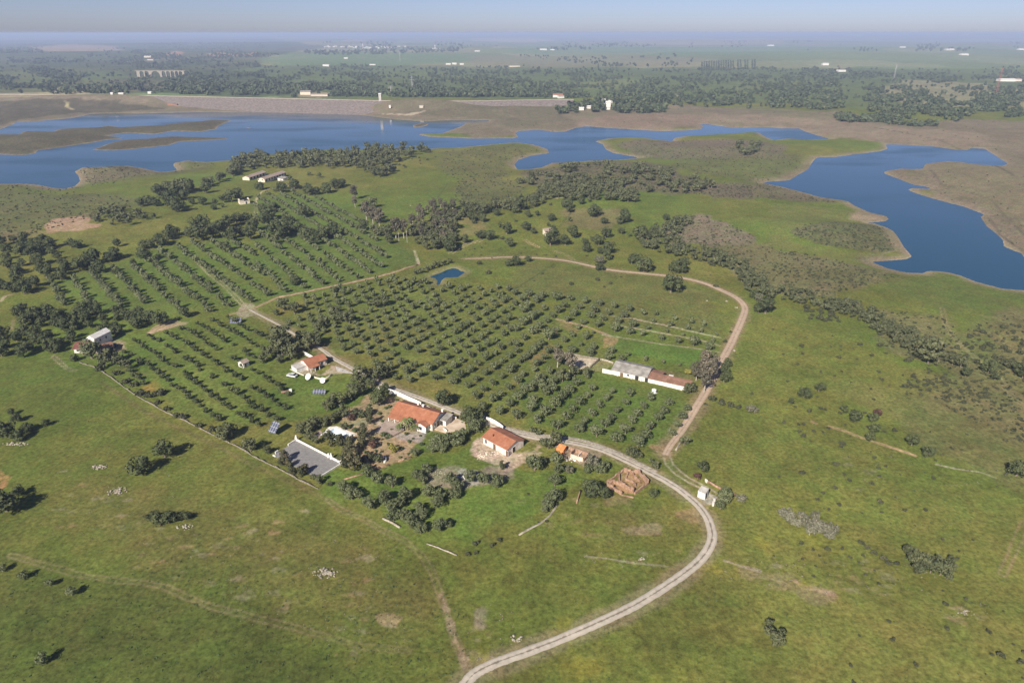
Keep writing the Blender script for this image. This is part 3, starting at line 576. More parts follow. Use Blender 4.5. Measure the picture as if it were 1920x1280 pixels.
def M_ground():
    m, nt, b = mat('pasture'); L = nt.links.new
    ca = N(nt, 'ShaderNodeAttribute'); ca.attribute_name = 'Col'; sa = N(nt, 'ShaderNodeAttribute'); sa.attribute_name = 'scrub'
    tc = N(nt, 'ShaderNodeTexCoord')
    n1 = N(nt, 'ShaderNodeTexNoise'); n1.inputs['Scale'].default_value = .9; n1.inputs['Detail'].default_value = 7; n1.inputs['Roughness'].default_value = .68
    n2 = N(nt, 'ShaderNodeTexNoise'); n2.inputs['Scale'].default_value = .12; n2.inputs['Detail'].default_value = 6; n2.inputs['Roughness'].default_value = .65
    n3 = N(nt, 'ShaderNodeTexNoise'); n3.inputs['Scale'].default_value = .42; n3.inputs['Detail'].default_value = 3
    for n in (n1, n2, n3): L(tc.outputs['Object'], n.inputs['Vector'])
    r1 = N(nt, 'ShaderNodeMapRange'); r1.inputs[1].default_value = .3; r1.inputs[2].default_value = .7; r1.inputs[3].default_value = .5; r1.inputs[4].default_value = 1.5; L(n1.outputs['Fac'], r1.inputs[0])
    mx = N(nt, 'ShaderNodeMix', data_type='RGBA', blend_type='MULTIPLY'); mx.inputs[0].default_value = 1; L(ca.outputs['Color'], mx.inputs[6]); L(r1.outputs[0], mx.inputs[7])
    n5 = N(nt, 'ShaderNodeTexNoise'); n5.inputs['Scale'].default_value = .3; n5.inputs['Detail'].default_value = 8; n5.inputs['Roughness'].default_value = .75; L(tc.outputs['Object'], n5.inputs['Vector'])
    r5 = N(nt, 'ShaderNodeMapRange'); r5.inputs[1].default_value = .35; r5.inputs[2].default_value = .65; r5.inputs[3].default_value = .84; r5.inputs[4].default_value = 1.14; L(n5.outputs['Fac'], r5.inputs[0])
    m5 = N(nt, 'ShaderNodeMix', data_type='RGBA', blend_type='MULTIPLY'); m5.inputs[0].default_value = 1; L(mx.outputs[2], m5.inputs[6]); L(r5.outputs[0], m5.inputs[7]); mx = m5
    # warm / cool drift
    rr = N(nt, 'ShaderNodeValToRGB'); e = rr.color_ramp.elements; e[0].color = (.86,1.03,.85,1); e[1].color = (1.17,.98,1.05,1); e[0].position = .38; e[1].position = .64; L(n2.outputs['Fac'], rr.inputs[0])
    m2 = N(nt, 'ShaderNodeMix', data_type='RGBA', blend_type='MULTIPLY'); m2.inputs[0].default_value = .6; L(mx.outputs[2], m2.inputs[6]); L(rr.outputs[0], m2.inputs[7])
    # scrub speckle
    r3 = N(nt, 'ShaderNodeMapRange'); r3.inputs[1].default_value = .50; r3.inputs[2].default_value = .60; L(n3.outputs['Fac'], r3.inputs[0])
    ml = N(nt, 'ShaderNodeMath', operation='MULTIPLY'); L(r3.outputs[0], ml.inputs[0]); L(sa.outputs['Fac'], ml.inputs[1])
    m3 = N(nt, 'ShaderNodeMix', data_type='RGBA'); L(ml.outputs[0], m3.inputs[0]); L(m2.outputs[2], m3.inputs[6])
    dk = N(nt, 'ShaderNodeMix', data_type='RGBA', blend_type='MULTIPLY'); dk.inputs[0].default_value = 1; L(m2.outputs[2], dk.inputs[6]); dk.inputs[7].default_value = (.52,.55,.55,1); L(dk.outputs[2], m3.inputs[7])
    L(m3.outputs[2], b.inputs['Base Color']); b.inputs['Roughness'].default_value = .95; b.inputs['Specular IOR Level'].default_value = .1
    bp = N(nt, 'ShaderNodeBump'); bp.inputs['Strength'].default_value = .55; bp.inputs['Distance'].default_value = .35; L(n1.outputs['Fac'], bp.inputs['Height']); L(bp.outputs[0], b.inputs['Normal'])
    return m
build_ground()

def water_mat(name, deep, scale, rough):
    m, nt, b = mat(name); L = nt.links.new
    b.inputs['Base Color'].default_value = (*deep, 1); b.inputs['IOR'].default_value = 1.333
    tc = N(nt, 'ShaderNodeTexCoord'); n = N(nt, 'ShaderNodeTexNoise'); n.inputs['Scale'].default_value = scale; n.inputs['Detail'].default_value = 4
    L(tc.outputs['Object'], n.inputs['Vector']); bp = N(nt, 'ShaderNodeBump'); bp.inputs['Strength'].default_value = .12; bp.inputs['Distance'].default_value = .25
    L(n.outputs['Fac'], bp.inputs['Height']); L(bp.outputs[0], b.inputs['Normal'])
    n2 = N(nt, 'ShaderNodeTexNoise'); n2.inputs['Scale'].default_value = .006; n2.inputs['Detail'].default_value = 5; mp = N(nt, 'ShaderNodeMapping'); mp.inputs['Scale'].default_value = (1, 2.5, 1); L(tc.outputs['Object'], mp.inputs[0]); L(mp.outputs[0], n2.inputs['Vector'])
    rr = N(nt, 'ShaderNodeMapRange'); rr.inputs[1].default_value = .42; rr.inputs[2].default_value = .62; rr.inputs[3].default_value = rough*.6; rr.inputs[4].default_value = rough*4; L(n2.outputs['Fac'], rr.inputs[0]); L(rr.outputs[0], b.inputs['Roughness']); return m
M['water'] = water_mat('lake_water', (.010,.055,.095), .35, .06)
def sheet(name, pts, z, m, label, kind='structure'):
    b = MB(); b.poly([(x, y, z) for x, y in pts]); o = b.build(name, m); tag(o, label, None, None, kind); return o
sheet('water', [(-3500, 200), (3500, 200), (3500, 2300), (-3500, 2300)], 0.0, M['water'], 'deep blue reservoir with brown banks')
b = MB(); b.poly([(x, y, PONDZ-.12) for x, y in [(wPD[0][0]-25, wPD[0][1]-35), (wPD[0][0]+45, wPD[0][1]-35), (wPD[0][0]+45, wPD[0][1]+35), (wPD[0][0]-25, wPD[0][1]+35)]])
b = MB(); PP = [Vector((x, y)) for x, y in wPD]; cen = sum(PP, Vector((0, 0)))/len(PP)
b.poly([(cen.x+(p.x-cen.x)*1.12, cen.y+(p.y-cen.y)*1.12, PONDZ-.1) for p in PP]); tag(b.build('pond_water', M['water']), 'small dark blue farm pond', None, None, 'structure')

# ------------------------------------------------------------------ roads
def densify(P, step):
    out = [P[0]]
    for i in range(len(P)-1):
        a = Vector(P[i]); c = Vector(P[i+1]); n = max(1, int((c-a).length/step))
        for k in range(1, n+1): out.append(tuple(a.lerp(c, k/n)))
    return out
def road_mat(name, c, edge, mid, midw):
    m, nt, b = mat(name); L = nt.links.new
    uv = N(nt, 'ShaderNodeUVMap'); sp = N(nt, 'ShaderNodeSeparateXYZ'); L(uv.outputs[0], sp.inputs[0])
    tc = N(nt, 'ShaderNodeTexCoord'); n = N(nt, 'ShaderNodeTexNoise'); n.inputs['Scale'].default_value = .8; n.inputs['Detail'].default_value = 6; L(tc.outputs['Object'], n.inputs['Vector'])
    ab = N(nt, 'ShaderNodeMath', operation='ABSOLUTE'); L(sp.outputs[0], ab.inputs[0])
    wb = N(nt, 'ShaderNodeMath', operation='MULTIPLY_ADD'); L(n.outputs['Fac'], wb.inputs[0]); wb.inputs[1].default_value = .5; L(ab.outputs[0], wb.inputs[2])
    r = N(nt, 'ShaderNodeValToRGB'); e = r.color_ramp.elements; e[0].position = .25; e[0].color = (*mid, 1); e[1].position = 1.0; e[1].color = (*edge, 1)
    for p, col in ((.25+midw, c), (.62, tuple(k*1.08 for k in c)), (.88, tuple(k*.85 for k in c))): k_ = e.new(p); k_.color = (*col, 1)
    sc = N(nt, 'ShaderNodeMath', operation='MULTIPLY'); L(wb.outputs[0], sc.inputs[0]); sc.inputs[1].default_value = .8
    L(sc.outputs[0], r.inputs[0])
    r1 = N(nt, 'ShaderNodeMapRange'); r1.inputs[1].default_value = .3; r1.inputs[2].default_value = .7; r1.inputs[3].default_value = .82; r1.inputs[4].default_value = 1.15; L(n.outputs['Fac'], r1.inputs[0])
    mx = N(nt, 'ShaderNodeMix', data_type='RGBA', blend_type='MULTIPLY'); mx.inputs[0].default_value = 1; L(r.outputs[0], mx.inputs[6]); L(r1.outputs[0], mx.inputs[7])
    L(mx.outputs[2], b.inputs['Base Color']); b.inputs['Roughness'].default_value = .95; return m
def ribbon(name, P, widths, m, label, lift=.07):
    W = smooth(atp(P), 3); W = densify(W, 1.2); n = len(W); tot = [0]
    for i in range(1, n): tot.append(tot[-1]+(Vector(W[i])-Vector(W[i-1])).length)
    NC = 9; V = []; U = []
    for i, p in enumerate(W):
        a = Vector(W[max(0, i-1)]); c = Vector(W[min(n-1, i+1)]); t = (c-a).normalized(); nn = Vector((t.y, -t.x))
        f = tot[i]/tot[-1]*(len(widths)-1); k = min(int(f), len(widths)-2); w = widths[k]+(widths[k+1]-widths[k])*(f-k)
        for j in range(NC):
            s = (j/(NC-1)*2-1); jit = (random.uniform(-.12, .12) if j in (0, NC-1) else 0)
            q = Vector(p)+nn*(s*w/2+jit); V.append((q.x, q.y)); U.append((s, tot[i]/10))
    V = np.array(V); Z = hgt(V[:, 0], V[:, 1])+lift
    edge = np.array([(1 if j in (0, NC-1) else 0) for _ in range(n) for j in range(NC)]); Z = Z-edge*(lift+.05)
    i = np.arange((n-1)*(NC-1)); a = i//(NC-1); b_ = i % (NC-1); k = a*NC+b_; F = np.stack([k, k+1, k+NC+1, k+NC], 1)
    me = np_mesh(name, np.column_stack([V, Z]), F, m, smooth=True)
    uvl = me.uv_layers.new(name='UVMap'); li = np.empty(len(me.loops), np.int32); me.loops.foreach_get('vertex_index', li); uvl.data.foreach_set('uv', np.array(U, np.float32)[li].ravel())
    return tag(mobj(name, me), label, None, None, 'structure')
ribbon('gravel_road', R1, [2.8,2.8,2.9,2.9,2.8,2.8,2.7,2.6,2.5,2.4,2.1,1.7,1.4,1.3], road_mat('pale_gravel_road', (.42,.375,.31), (.22,.2,.12), (.20,.17,.13), .09), 'pale gravel road curving across the pasture', .09)
ribbon('dirt_road', R2, [2.2,3.0,3.4,3.5,3.6,3.5,3.4,2.8,2.4,2.0,1.6,1.3], road_mat('brown_dirt_road', (.40,.30,.215), (.24,.19,.11), (.30,.24,.17), .05), 'brown dirt road along the orchard', .09)
ribbon('stone_verge', [(943,800),(970,807),(1010,815),(1040,818),(1080,822),(1120,833),(1160,848),(1200,868),(1232,884)], [1.6,1.8,1.6,1.2], M['palestone'], 'pale stony verge beside the gravel road', .06)

# ------------------------------------------------------------------ dam
def dam():
    crest = [(-160,176.5),(0,178),(250,179),(330,181),(480,184),(600,186.5),(700,189),(850,190.5),(1010,187.5),(1075,187)]
    a = np.array(crest, float); x, y = ray0(a[:, 0], a[:, 1], 18.0); P = smooth(list(zip(x.tolist(), y.tolist())), 2); P = densify(P, 12)
    t = empty('embankment_dam', (P[0][0], P[0][1], 0)); tag(t, 'long rock-faced embankment dam holding back the reservoir', 'dam')
    def strip(name, prof, m):
        n = len(P); V = []
        for i, p in enumerate(P):
            q0 = Vector(P[max(0, i-1)]); q1 = Vector(P[min(n-1, i+1)]); d = (q1-q0).normalized(); nn = Vector((d.y, -d.x))   # towards the lake
            for o, z in prof: V.append((p[0]+nn.x*o-P[0][0], p[1]+nn.y*o-P[0][1], z+(random.uniform(-.5, .5) if m == M['riprap'] and 0 < z < 17 else 0)))
        k = len(prof); F = [(i*k+j, i*k+j+1, (i+1)*k+j+1, (i+1)*k+j) for i in range(n-1) for j in range(k-1)]
        return mobj(name, np_mesh(name, V, F, m, smooth=False), t)
    strip('rock_face', [(5, 18)]+[(5+o, 18-o/3.3) for o in (8, 16, 24, 32, 40, 48, 56, 64, 72)], M['riprap'])
    strip('back_slope', [(-5, 18), (-40, -6)], M['dirt'])
    strip('crest_road', [(5.2, 18.05), (5, 18.2), (-5, 18.2), (-5.2, 18.05)], M['asphalt'])
    strip('parapet', [(5.0, 18.2), (5.0, 19.1), (4.6, 19.1), (4.6, 18.2)], M['palestone'])
dam()

# ------------------------------------------------------------------ buildings
def frame_axes(FL, FR):
    a = at1(*FL); c = at1(*FR); d = Vector((c.x-a.x, c.y-a.y)); return a, d.length, math.atan2(d.y, d.x)
def windowbox(mb, fr, x, z, w, h, side, D, L, m0=0, m1=1):
    """frame and pane lying on a wall side: f(ront) b(ack) l(eft) r(ight)"""
    e = .05
    if side == 'f': mb.box(x-.08, -e, z-.08, x+w+.08, .02, z+h+.08, m1); mb.box(x, -e-.03, z, x+w, -e+.01, z+h, m0)
    if side == 'r': mb.box(L-.02, x-.08, z-.08, L+e, x+w+.08, z+h+.08, m1); mb.box(L+e-.01, x, z, L+e+.03, x+w, z+h, m0)
    if side == 'l': mb.box(-e, x-.08, z-.08, .02, x+w+.08, z+h+.08, m1); mb.box(-e-.03, x, z, -e+.01, x+w, z+h, m0)
def house(name, label, FL, FR, D, eave, ridge, roof='tile', wall='white', kind='gable', over=.35, openings=(), chim=(), L=None, cat='house', group=None, at_world=None, skip_tag=False):
    a, L0, rz = frame_axes(FL, FR) if at_world is None else at_world
    L = L or L0; t = empty(name, (a.x, a.y, a.z-.05), rz); tag(t, label, cat, group)
    w = MB(); base = -.6
    if kind == 'gable':
        w.prismx([(0, base), (0, eave), (D/2, ridge-.12), (D, eave), (D, base)], 0, L)
    elif kind == 'gabley':
        w.prism([(0, base), (0, eave), (L/2, ridge-.12), (L, eave), (L, base)], 0, D)
    elif kind == 'mono': w.prismx([(0, base), (0, eave), (D, ridge-.1), (D, base)], 0, L)
    else: w.box(0, 0, base, L, D, eave)
    w.build('wall', M[wall], t)
    r = MB(); th = .16; o = over
    if kind == 'gable':
        s = (ridge-eave)/(D/2)
        r.prismx([(-o, eave-o*s), (D/2, ridge), (D/2, ridge+th), (-o, eave-o*s+th)], -o, L+o); r.prismx([(D/2, ridge), (D+o, eave-o*s), (D+o, eave-o*s+th), (D/2, ridge+th)], -o, L+o)
    elif kind == 'gabley':
        s = (ridge-eave)/(L/2)
        r.prism([(-o, eave-o*s), (L/2, ridge), (L/2, ridge+th), (-o, eave-o*s+th)], -o, D+o); r.prism([(L/2, ridge), (L+o, eave-o*s), (L+o, eave-o*s+th), (L/2, ridge+th)], -o, D+o)
    elif kind == 'mono':
        s = (ridge-eave)/D; r.prismx([(-o, eave-o*s), (D+o, ridge+o*s), (D+o, ridge+o*s+th), (-o, eave-o*s+th)], -o, L+o)
    else: r.box(-.1, -.1, eave, L+.1, D+.1, eave+.15)
    ro = r.build('roof', M[roof], t)
    for (x, y, h) in chim:
        k = eave+(ridge-eave)*(1-abs(y-D/2)/(D/2)) if kind == 'gable' else ridge
        c = MB(); c.box(x-.35, y-.3, k-.4, x+.35, y+.3, k+h); c.box(x-.45, y-.4, k+h, x+.45, y+.4, k+h+.12); c.build('chimney', M['white'], ro)
    for op in openings:
        knd, side, x, z, ww, hh = op; mb = MB()
        windowbox(mb, None, x, z, ww, hh, side, D, L)
        mb.build(knd, [M['glass'] if knd == 'window' else M['dark'] if knd == 'opening' else M['wooddoor'], M['white']], t)
    return t, L, D
# main farmhouse
t, L, D = house('farmhouse', 'largest farmhouse with long orange tiled roof and three chimneys beside the garden', (735,785), (811,807.5), 8.6, 2.7, 4.6, chim=((6.2, 7.2, .9), (8.6, 6.6, .9), (16.2, 7.0, 1.1)),
  openings=(('door', 'f', 3.2, 0, 1.0, 2.1), ('window', 'f', 5.6, 1.0, 1.0, 1.1), ('window', 'f', 1.0, 1.0, .9, 1.1), ('door', 'f', 8.2, 0, 1.0, 2.1), ('window', 'r', 1.2, 1.0, .8, 1.1), ('window', 'r', 4.6, 1.0, .8, 1.1), ('door', 'r', 2.8, 0, 1.0, 2.1)))
p = MB(); p.prismx([(-2.6, 2.05), (-.36, 2.62), (-.36, 2.70), (-2.6, 2.13)], .2, 8.4); p.build('porch_roof', M['tile'], t)
for k in range(4): p = MB(); p.box(.4+k*2.6, -2.5, -.3, .7+k*2.6, -2.2, 2.05); p.build('porch_post', M['white'], t)
p = MB(); p.prism([(11.6, -.3), (11.6, 2.5), (13.6, 3.3), (15.6, 2.5), (15.6, -.3)], -2.3, -.02); p.build('side_room', M['white'], t)
p = MB(); p.prism([(11.35, 2.42), (13.6, 3.32), (13.6, 3.44), (11.35, 2.54)], -2.6, -.05); p.prism([(13.6, 3.32), (15.85, 2.42), (15.85, 2.54), (13.6, 3.44)], -2.6, -.05); p.build('side_room_roof', M['tile'], t)
p = MB(); p.box(13.0, -2.37, .9, 14.0, -2.31, 2.0); p.build('window', M['glass'], t)
p = MB(); p.box(L+.05, 4.2, -.3, L+2.6, 8.2, 2.3); p.build('annexe', M['white'], t)
p = MB(); p.prismx([(3.9, 2.3), (8.5, 2.75), (8.5, 2.87), (3.9, 2.42)], L-.02, L+2.9); p.build('annexe_roof', M['fibre'], t)
p = MB(); p.box(L+.4, 4.12, -.1, L+1.4, 4.18, 1.95); p.build('door', M['dark'], t)
# left tenant house
t, L, D = house('cottage', 'orange roofed cottage with rear terrace, ringed by a curved white garden wall', (578,695), (613,683), 5.6, 2.5, 3.6, wall='pinkwall', chim=(),
  openings=(('door', 'r', 1.8, 0, .9, 2.0), ('window', 'f', 5.6, .9, .9, 1.0), ('opening', 'f', 3.6, 0, 1.0, 2.0), ('window', 'f', 7.6, .9, .8, 1.0)))
p = MB(); p.prismx([(-2.5, 1.95), (-.38, 2.3), (-.38, 2.40), (-2.5, 2.05)], -.3, L*.5); p.build('porch_roof', M['tile'], t)
for x in (0, L*.22, L*.45): p = MB(); p.box(x, -2.3, -.3, x+.22, -2.08, 1.98); p.build('porch_post', M['white'], t)
p = MB(); p.box(-4.2, 1.0, -.4, -.06, 5.4, 1.9); p.build('white_annexe', M['white'], t)
p = MB(); p.box(-4.3, .9, 1.9, -.3, 5.5, 2.02); p.build('flat_roof', M['concrete'], t)
# right cottage
t, L, D = house('cottage', 'orange roofed white cottage with rubble strewn before its door, beside the gravel road', (906,831), (950.5,855), 7.6, 2.6, 3.9, chim=(), wall='pinkwall',
  openings=(('window', 'f', 1.0, .7, .7, 1.4), ('door', 'f', 4.6, 0, 1.1, 2.1), ('door', 'f', 10.2, 0, .9, 2.1), ('opening', 'r', 2.5, 0, 1.1, 2.0)))
p = MB(); p.cyl((3.0, 1.6, 3.0), (3.0, 1.6, 4.1), .14, .14); p.build('stove_pipe', M['dark'], t)
# barn
t, L, D = house('long_barn', 'long white barn with grey sheet roof and low brown tiled wing', (1147,701.5), (1212,716), 9.4, 2.1, 3.7, roof='fibre', chim=(), cat='barn', over=.3,
  openings=(('door', 'f', 3.4, 0, 1.2, 1.7), ('opening', 'f', 9.4, 0, 1.4, 1.8), ('window', 'f', 6.2, .9, .9, .7), ('opening', 'f', 13.3, 0, 1.2, 1.8)))
p = MB(); p.prismx([(0, -.4), (0, 1.9), (3.4, 2.7), (3.4, -.4)], L+.32, L+16.2); p.build('wing_wall', M['white'], t)
p = MB(); p.prismx([(-.3, 1.84), (3.7, 2.77), (3.7, 2.92), (-.3, 1.99)], L+.34, L+16.5); p.build('wing_roof', M['oldtile'], t)
p = MB(); p.prismx([(3.45, -.4), (3.45, 2.7), (7.4, 2.1), (7.4, -.4)], L+.32, L+4.6); p.build('lean_to_wall', M['pinkwall'], t)
p = MB(); p.prismx([(3.72, 2.80), (7.7, 2.1), (7.7, 2.22), (3.72, 2.94)], L+.34, L+5.0); p.build('lean_to_roof', M['oldtile'], t)
p = MB(); p.box(-3.9, -.25, -.4, -.02, .05, 1.7); p.build('front_wall', M['white'], t)
p = MB(); p.box(L+6.6, 6.0, -.2, L+8.4, 7.6, 1.5); p.build('shed', M['white'], t)
for x in (2.2, 7.8, 11.6): p = MB(); p.box(x, -.45, -.3, x+.4, -.02, 1.5); p.build('buttress', M['white'], t)
# ruin with an orange wall
t, L, D = house('ruined_outbuilding', 'roofless outbuilding with bright orange end wall by the road', (1043,846), (1056,851), 2.0, 1.1, 1.7, roof='orangewall', wall='orangewall', kind='mono', cat='ruin', over=.05)
for (x0, y0, x1, y1, h, m) in ((L+.1, 3.4, L+7, 3.65, .9, 'brick'), (L+2.6, 0, L+6.8, .3, .8, 'cream'), (L+2.2, .4, L+2.5, 3.3, 1.1, 'brick'), (L+6.9, .2, L+7.15, 3.3, .5, 'brick'), (L+4.6, 1.2, L+4.8, 3.3, .6, 'pinkwall')):
    p = MB(); p.box(x0, y0, -.5, x1, y1, h); p.build('broken_wall', M[m], t)
# white hut at the junction
t, L, D = house('gate_hut', 'small windowless white hut in the loop of the track junction', (1307.5,931), (1321,937), 2.2, 2.1, 2.5, roof='concrete', kind='mono', cat='hut', over=.06)
p = MB(); p.box(L+.02, .5, -.1, L+.06, 1.3, 1.85); p.build('door', M['dark'], t)
# pink roofed hut in the young orchard
t, L, D = house('orchard_hut', 'tiny white hut with pinkish tiled roof among the young olives', (457,690), (468,685), 3.0, 1.9, 2.7, roof='paletile', kind='gable', cat='hut', over=.2, openings=(('door', 'f', .6, 0, .8, 1.7),))
# left farm
house('white_gabled_house', 'tall white house with rounded gable rising behind the red roofed sheds', (166,651), (181,653), 9.0, 4.2, 5.6, roof='white', kind='gabley', over=.05, openings=(('window', 'r', 5.6, 2.2, .8, 1.1), ('window', 'r', 2.4, 2.2, .8, 1.1)), cat='house')
house('red_roofed_shed', 'low farm shed with dark red roof left of the tall white house', (140,662), (166,660), 7.5, 2.1, 3.2, roof='redtile', cat='shed', openings=(('window', 'f', 1.0, .8, .9, .8),))
house('brown_roofed_shed', 'low farm shed with worn brown tiled roof right of the tall white house', (184,665), (214,657.5), 5.5, 2.2, 3.2, roof='oldtile', wall='pinkwall', cat='shed', openings=(('opening', 'f', 1.4, 0, 1.6, 1.8), ('opening', 'f', 4.6, 0, 1.5, 1.8)))
# far sheds by the lake wood
house('long_shed', 'long pale farm shed with row of openings, nearest the small white hut', (497,342), (537,331), 7, 2.8, 4.2, roof='paletile', wall='cream', cat='shed', openings=tuple(('opening', 'f', 2+k*4.2, .4, 1.6, 2.2) for k in range(8))+(('window', 'l', 2.0, 1.6, 1, 1), ('window', 'l', 5.8, 1.6, 1, 1)))
house('long_shed', 'long pale shed with partly fallen roof behind the other long shed', (468,338.5), (500,328), 7, 2.6, 3.9, roof='paletile', wall='cream', cat='shed', openings=tuple(('opening', 'f', 2+k*5, .3, 2.2, 2.2) for k in range(5)))
house('white_hut', 'small white hut in front of the long sheds by the lake wood', (521,339), (531,339.5), 5, 2.6, 3.3, roof='fibre', kind='mono', cat='hut', openings=(('door', 'f', 4.0, 0, 1.0, 1.9),))
t, L, D = house('ruined_cottage', 'roofless cream cottage standing alone below the long sheds', (450.5,384), (469,381.5), 6.5, 2.6, 2.7, roof='dark', wall='cream', kind='flat', cat='ruin', openings=(('opening', 'f', L/2 if False else 4.2, 0, 1.0, 2.0),))  # no real roof: a dark flat lid paints in the shaded interior
p = MB(); p.prismx([(.1, 2.8), (6.4, 2.8), (6.4, 3.4), (3.2, 4.1), (.1, 3.4)], 0, .4); p.prismx([(.1, 2.8), (6.4, 2.8), (6.4, 3.5), (3.2, 4.4), (.1, 3.5)], L-.5, L-.1); p.box(0, 0, 2.8, L*.45, .4, 3.3); p.build('gable_stub', M['cream'], t)
t, L, D = house('hill_ruin', 'small pinkish stone ruin behind dark oaks on the hill', (1024,443), (1042,441), 6.0, 2.4, 3.6, roof='paletile', wall='cream', kind='mono', cat='ruin', over=.1)

# ------------------------------------------------------------------ walls
def wall(name, label, P, h, th, m, cat='wall', rough=0, group=None, step=1.5):
    W = densify(atp(P), step); n = len(W); V = []
    for i, p in enumerate(W):
        q0 = Vector(W[max(0, i-1)]); q1 = Vector(W[min(n-1, i+1)]); d = (q1-q0).normalized(); nn = Vector((-d.y, d.x))*th/2; z = gz(*p); hh = h*(1+random.uniform(-rough, rough)); j = random.uniform(-rough, rough)*.3
        for s_, zz in ((1, z-.4), (1, z+hh), (-1, z+hh), (-1, z-.4)): V.append((p[0]+nn.x*(s_+j)-W[0][0], p[1]+nn.y*(s_+j)-W[0][1], zz))
    F = [(i*4+j, i*4+(j+1) % 4, (i+1)*4+(j+1) % 4, (i+1)*4+j) for i in range(n-1) for j in range(4)]+[(0, 1, 2, 3)]+[((n-1)*4+3, (n-1)*4+2, (n-1)*4+1, (n-1)*4)]
    o = mobj(name, np_mesh(name, V, F, M[m]), None, (W[0][0], W[0][1], 0)); 
    bm = bmesh.new(); bm.from_mesh(o.data); bmesh.ops.recalc_face_normals(bm, faces=bm.faces); bm.to_mesh(o.data); bm.free()
    return tag(o, label, cat, group)
wall('boundary_wall', 'tall white boundary wall along the track behind the main farmhouse', [(729,737),(745,742),(765,751),(790,762)], 1.9, .35, 'white')
wall('boundary_wall', 'lower pale stretch of wall between farmhouse annexe and oak', [(792,763),(820,773),(842,781),(856,787)], 1.2, .35, 'cream')
wall('boundary_wall', 'short white wall glimpsed between trees above the garden', [(708,729),(716,732)], 1.3, .35, 'white')
wall('curved_wall', 'curved white roadside wall behind the big oak', [(912,789),(920,791),(928,795),(936,800),(943,806)], 1.6, .35, 'white')
wall('white_wall', 'short white wall behind the cottage at the track', [(569,664),(577,668),(588,674)], 1.5, .3, 'white')
wall('curved_garden_wall', 'low curved white garden wall below the cottage terrace', [(587,706),(592,709),(600,711),(610,711),(617,707),(622,703)], .6, .3, 'cream')
wall('terrace_edge', 'low crumbling cream edging left of the cottage', [(544,692),(552,696),(560,700),(570,704)], .35, .3, 'cream', rough=.4)
wall('dry_stone_wall', 'long dry stone wall between open pasture and young orchard', [(150,680),(175,687),(200,702),(225,720),(250,738),(272,751),(312,773),(350,790),(387,809),(437,833),(480,858),(530,882),(565,902),(597,916)], .32, .4, 'stone', rough=.7)
wall('stone_trough_wall', 'straight pale low wall at the corner of the olive clump', [(718,972),(735,980),(750,989)], .35, .6, 'palestone', rough=.1)
wall('broken_stone_wall', 'broken pale stone wall running down right of the olive clump', [(800,1019),(820,1026),(840,1034),(856,1041)], .22, .3, 'palestone', rough=.6)
wall('broken_stone_wall', 'broken stone wall climbing towards the tall tree clump by the ruins', [(973,1003),(990,993),(1015,980),(1030,967),(1046,945)], .2, .5, 'palestone', rough=.7)
wall('field_wall', 'straight stone and earth bank dividing the two orchards', [(524,558),(600,542),(680,526),(740,511),(784,497)], .5, .8, 'dirt', rough=.4, step=3)
wall('terracotta_wall', 'low terracotta garden wall nearest the grey court', [(645,899),(665,893),(683,888)], .32, .3, 'brick')
wall('terracotta_wall', 'low terracotta garden wall in the middle of the garden edge', [(703,879),(717,875),(730,871.5)], .32, .3, 'brick')
wall('terracotta_wall', 'low terracotta garden wall at the garden right end', [(747,865),(760,860),(771,857)], .32, .3, 'brick')
wall('pen_wall', 'pale wall around the sandy pen beside the barn', [(1058,664),(1090,669),(1124,675),(1113,684),(1103,694.5)], .9, .3, 'stone', rough=.1)
wall('pen_wall', 'pale wall linking the sandy pen to the barn', [(1125,675),(1140,678),(1150,682)], .8, .3, 'palestone', rough=.1)
wall('yard_wall', 'curved white wall end beside the garden pond', [(720,857),(724,860),(724,865),(720,868)], .8, .3, 'white')
wall('patio_wall', 'short white wall at the lower corner of the sandy yard', [(831,804),(838,810)], .8, .3, 'white')
wall('hillside_wall', 'reddish stone wall with tiled top running from roadside shrub', [(1327,904),(1342,912),(1360,922),(1378,928)], .7, .5, 'brick', rough=.3)
wall('hillside_wall', 'cream stub of wall beside the roadside shrub', [(1322,902),(1326,905)], .9, .5, 'cream', rough=.2)
wall('fallen_wall', 'leaning line of stones beside the dirt road fork', [(1267,845),(1273,835),(1277,826)], .5, .4, 'palestone', rough=.5)
wall('ruin_wall', 'thin ruined wall left of the big round tree', [(1081,944),(1084,934),(1088,922)], .8, .3, 'brick', rough=.3)
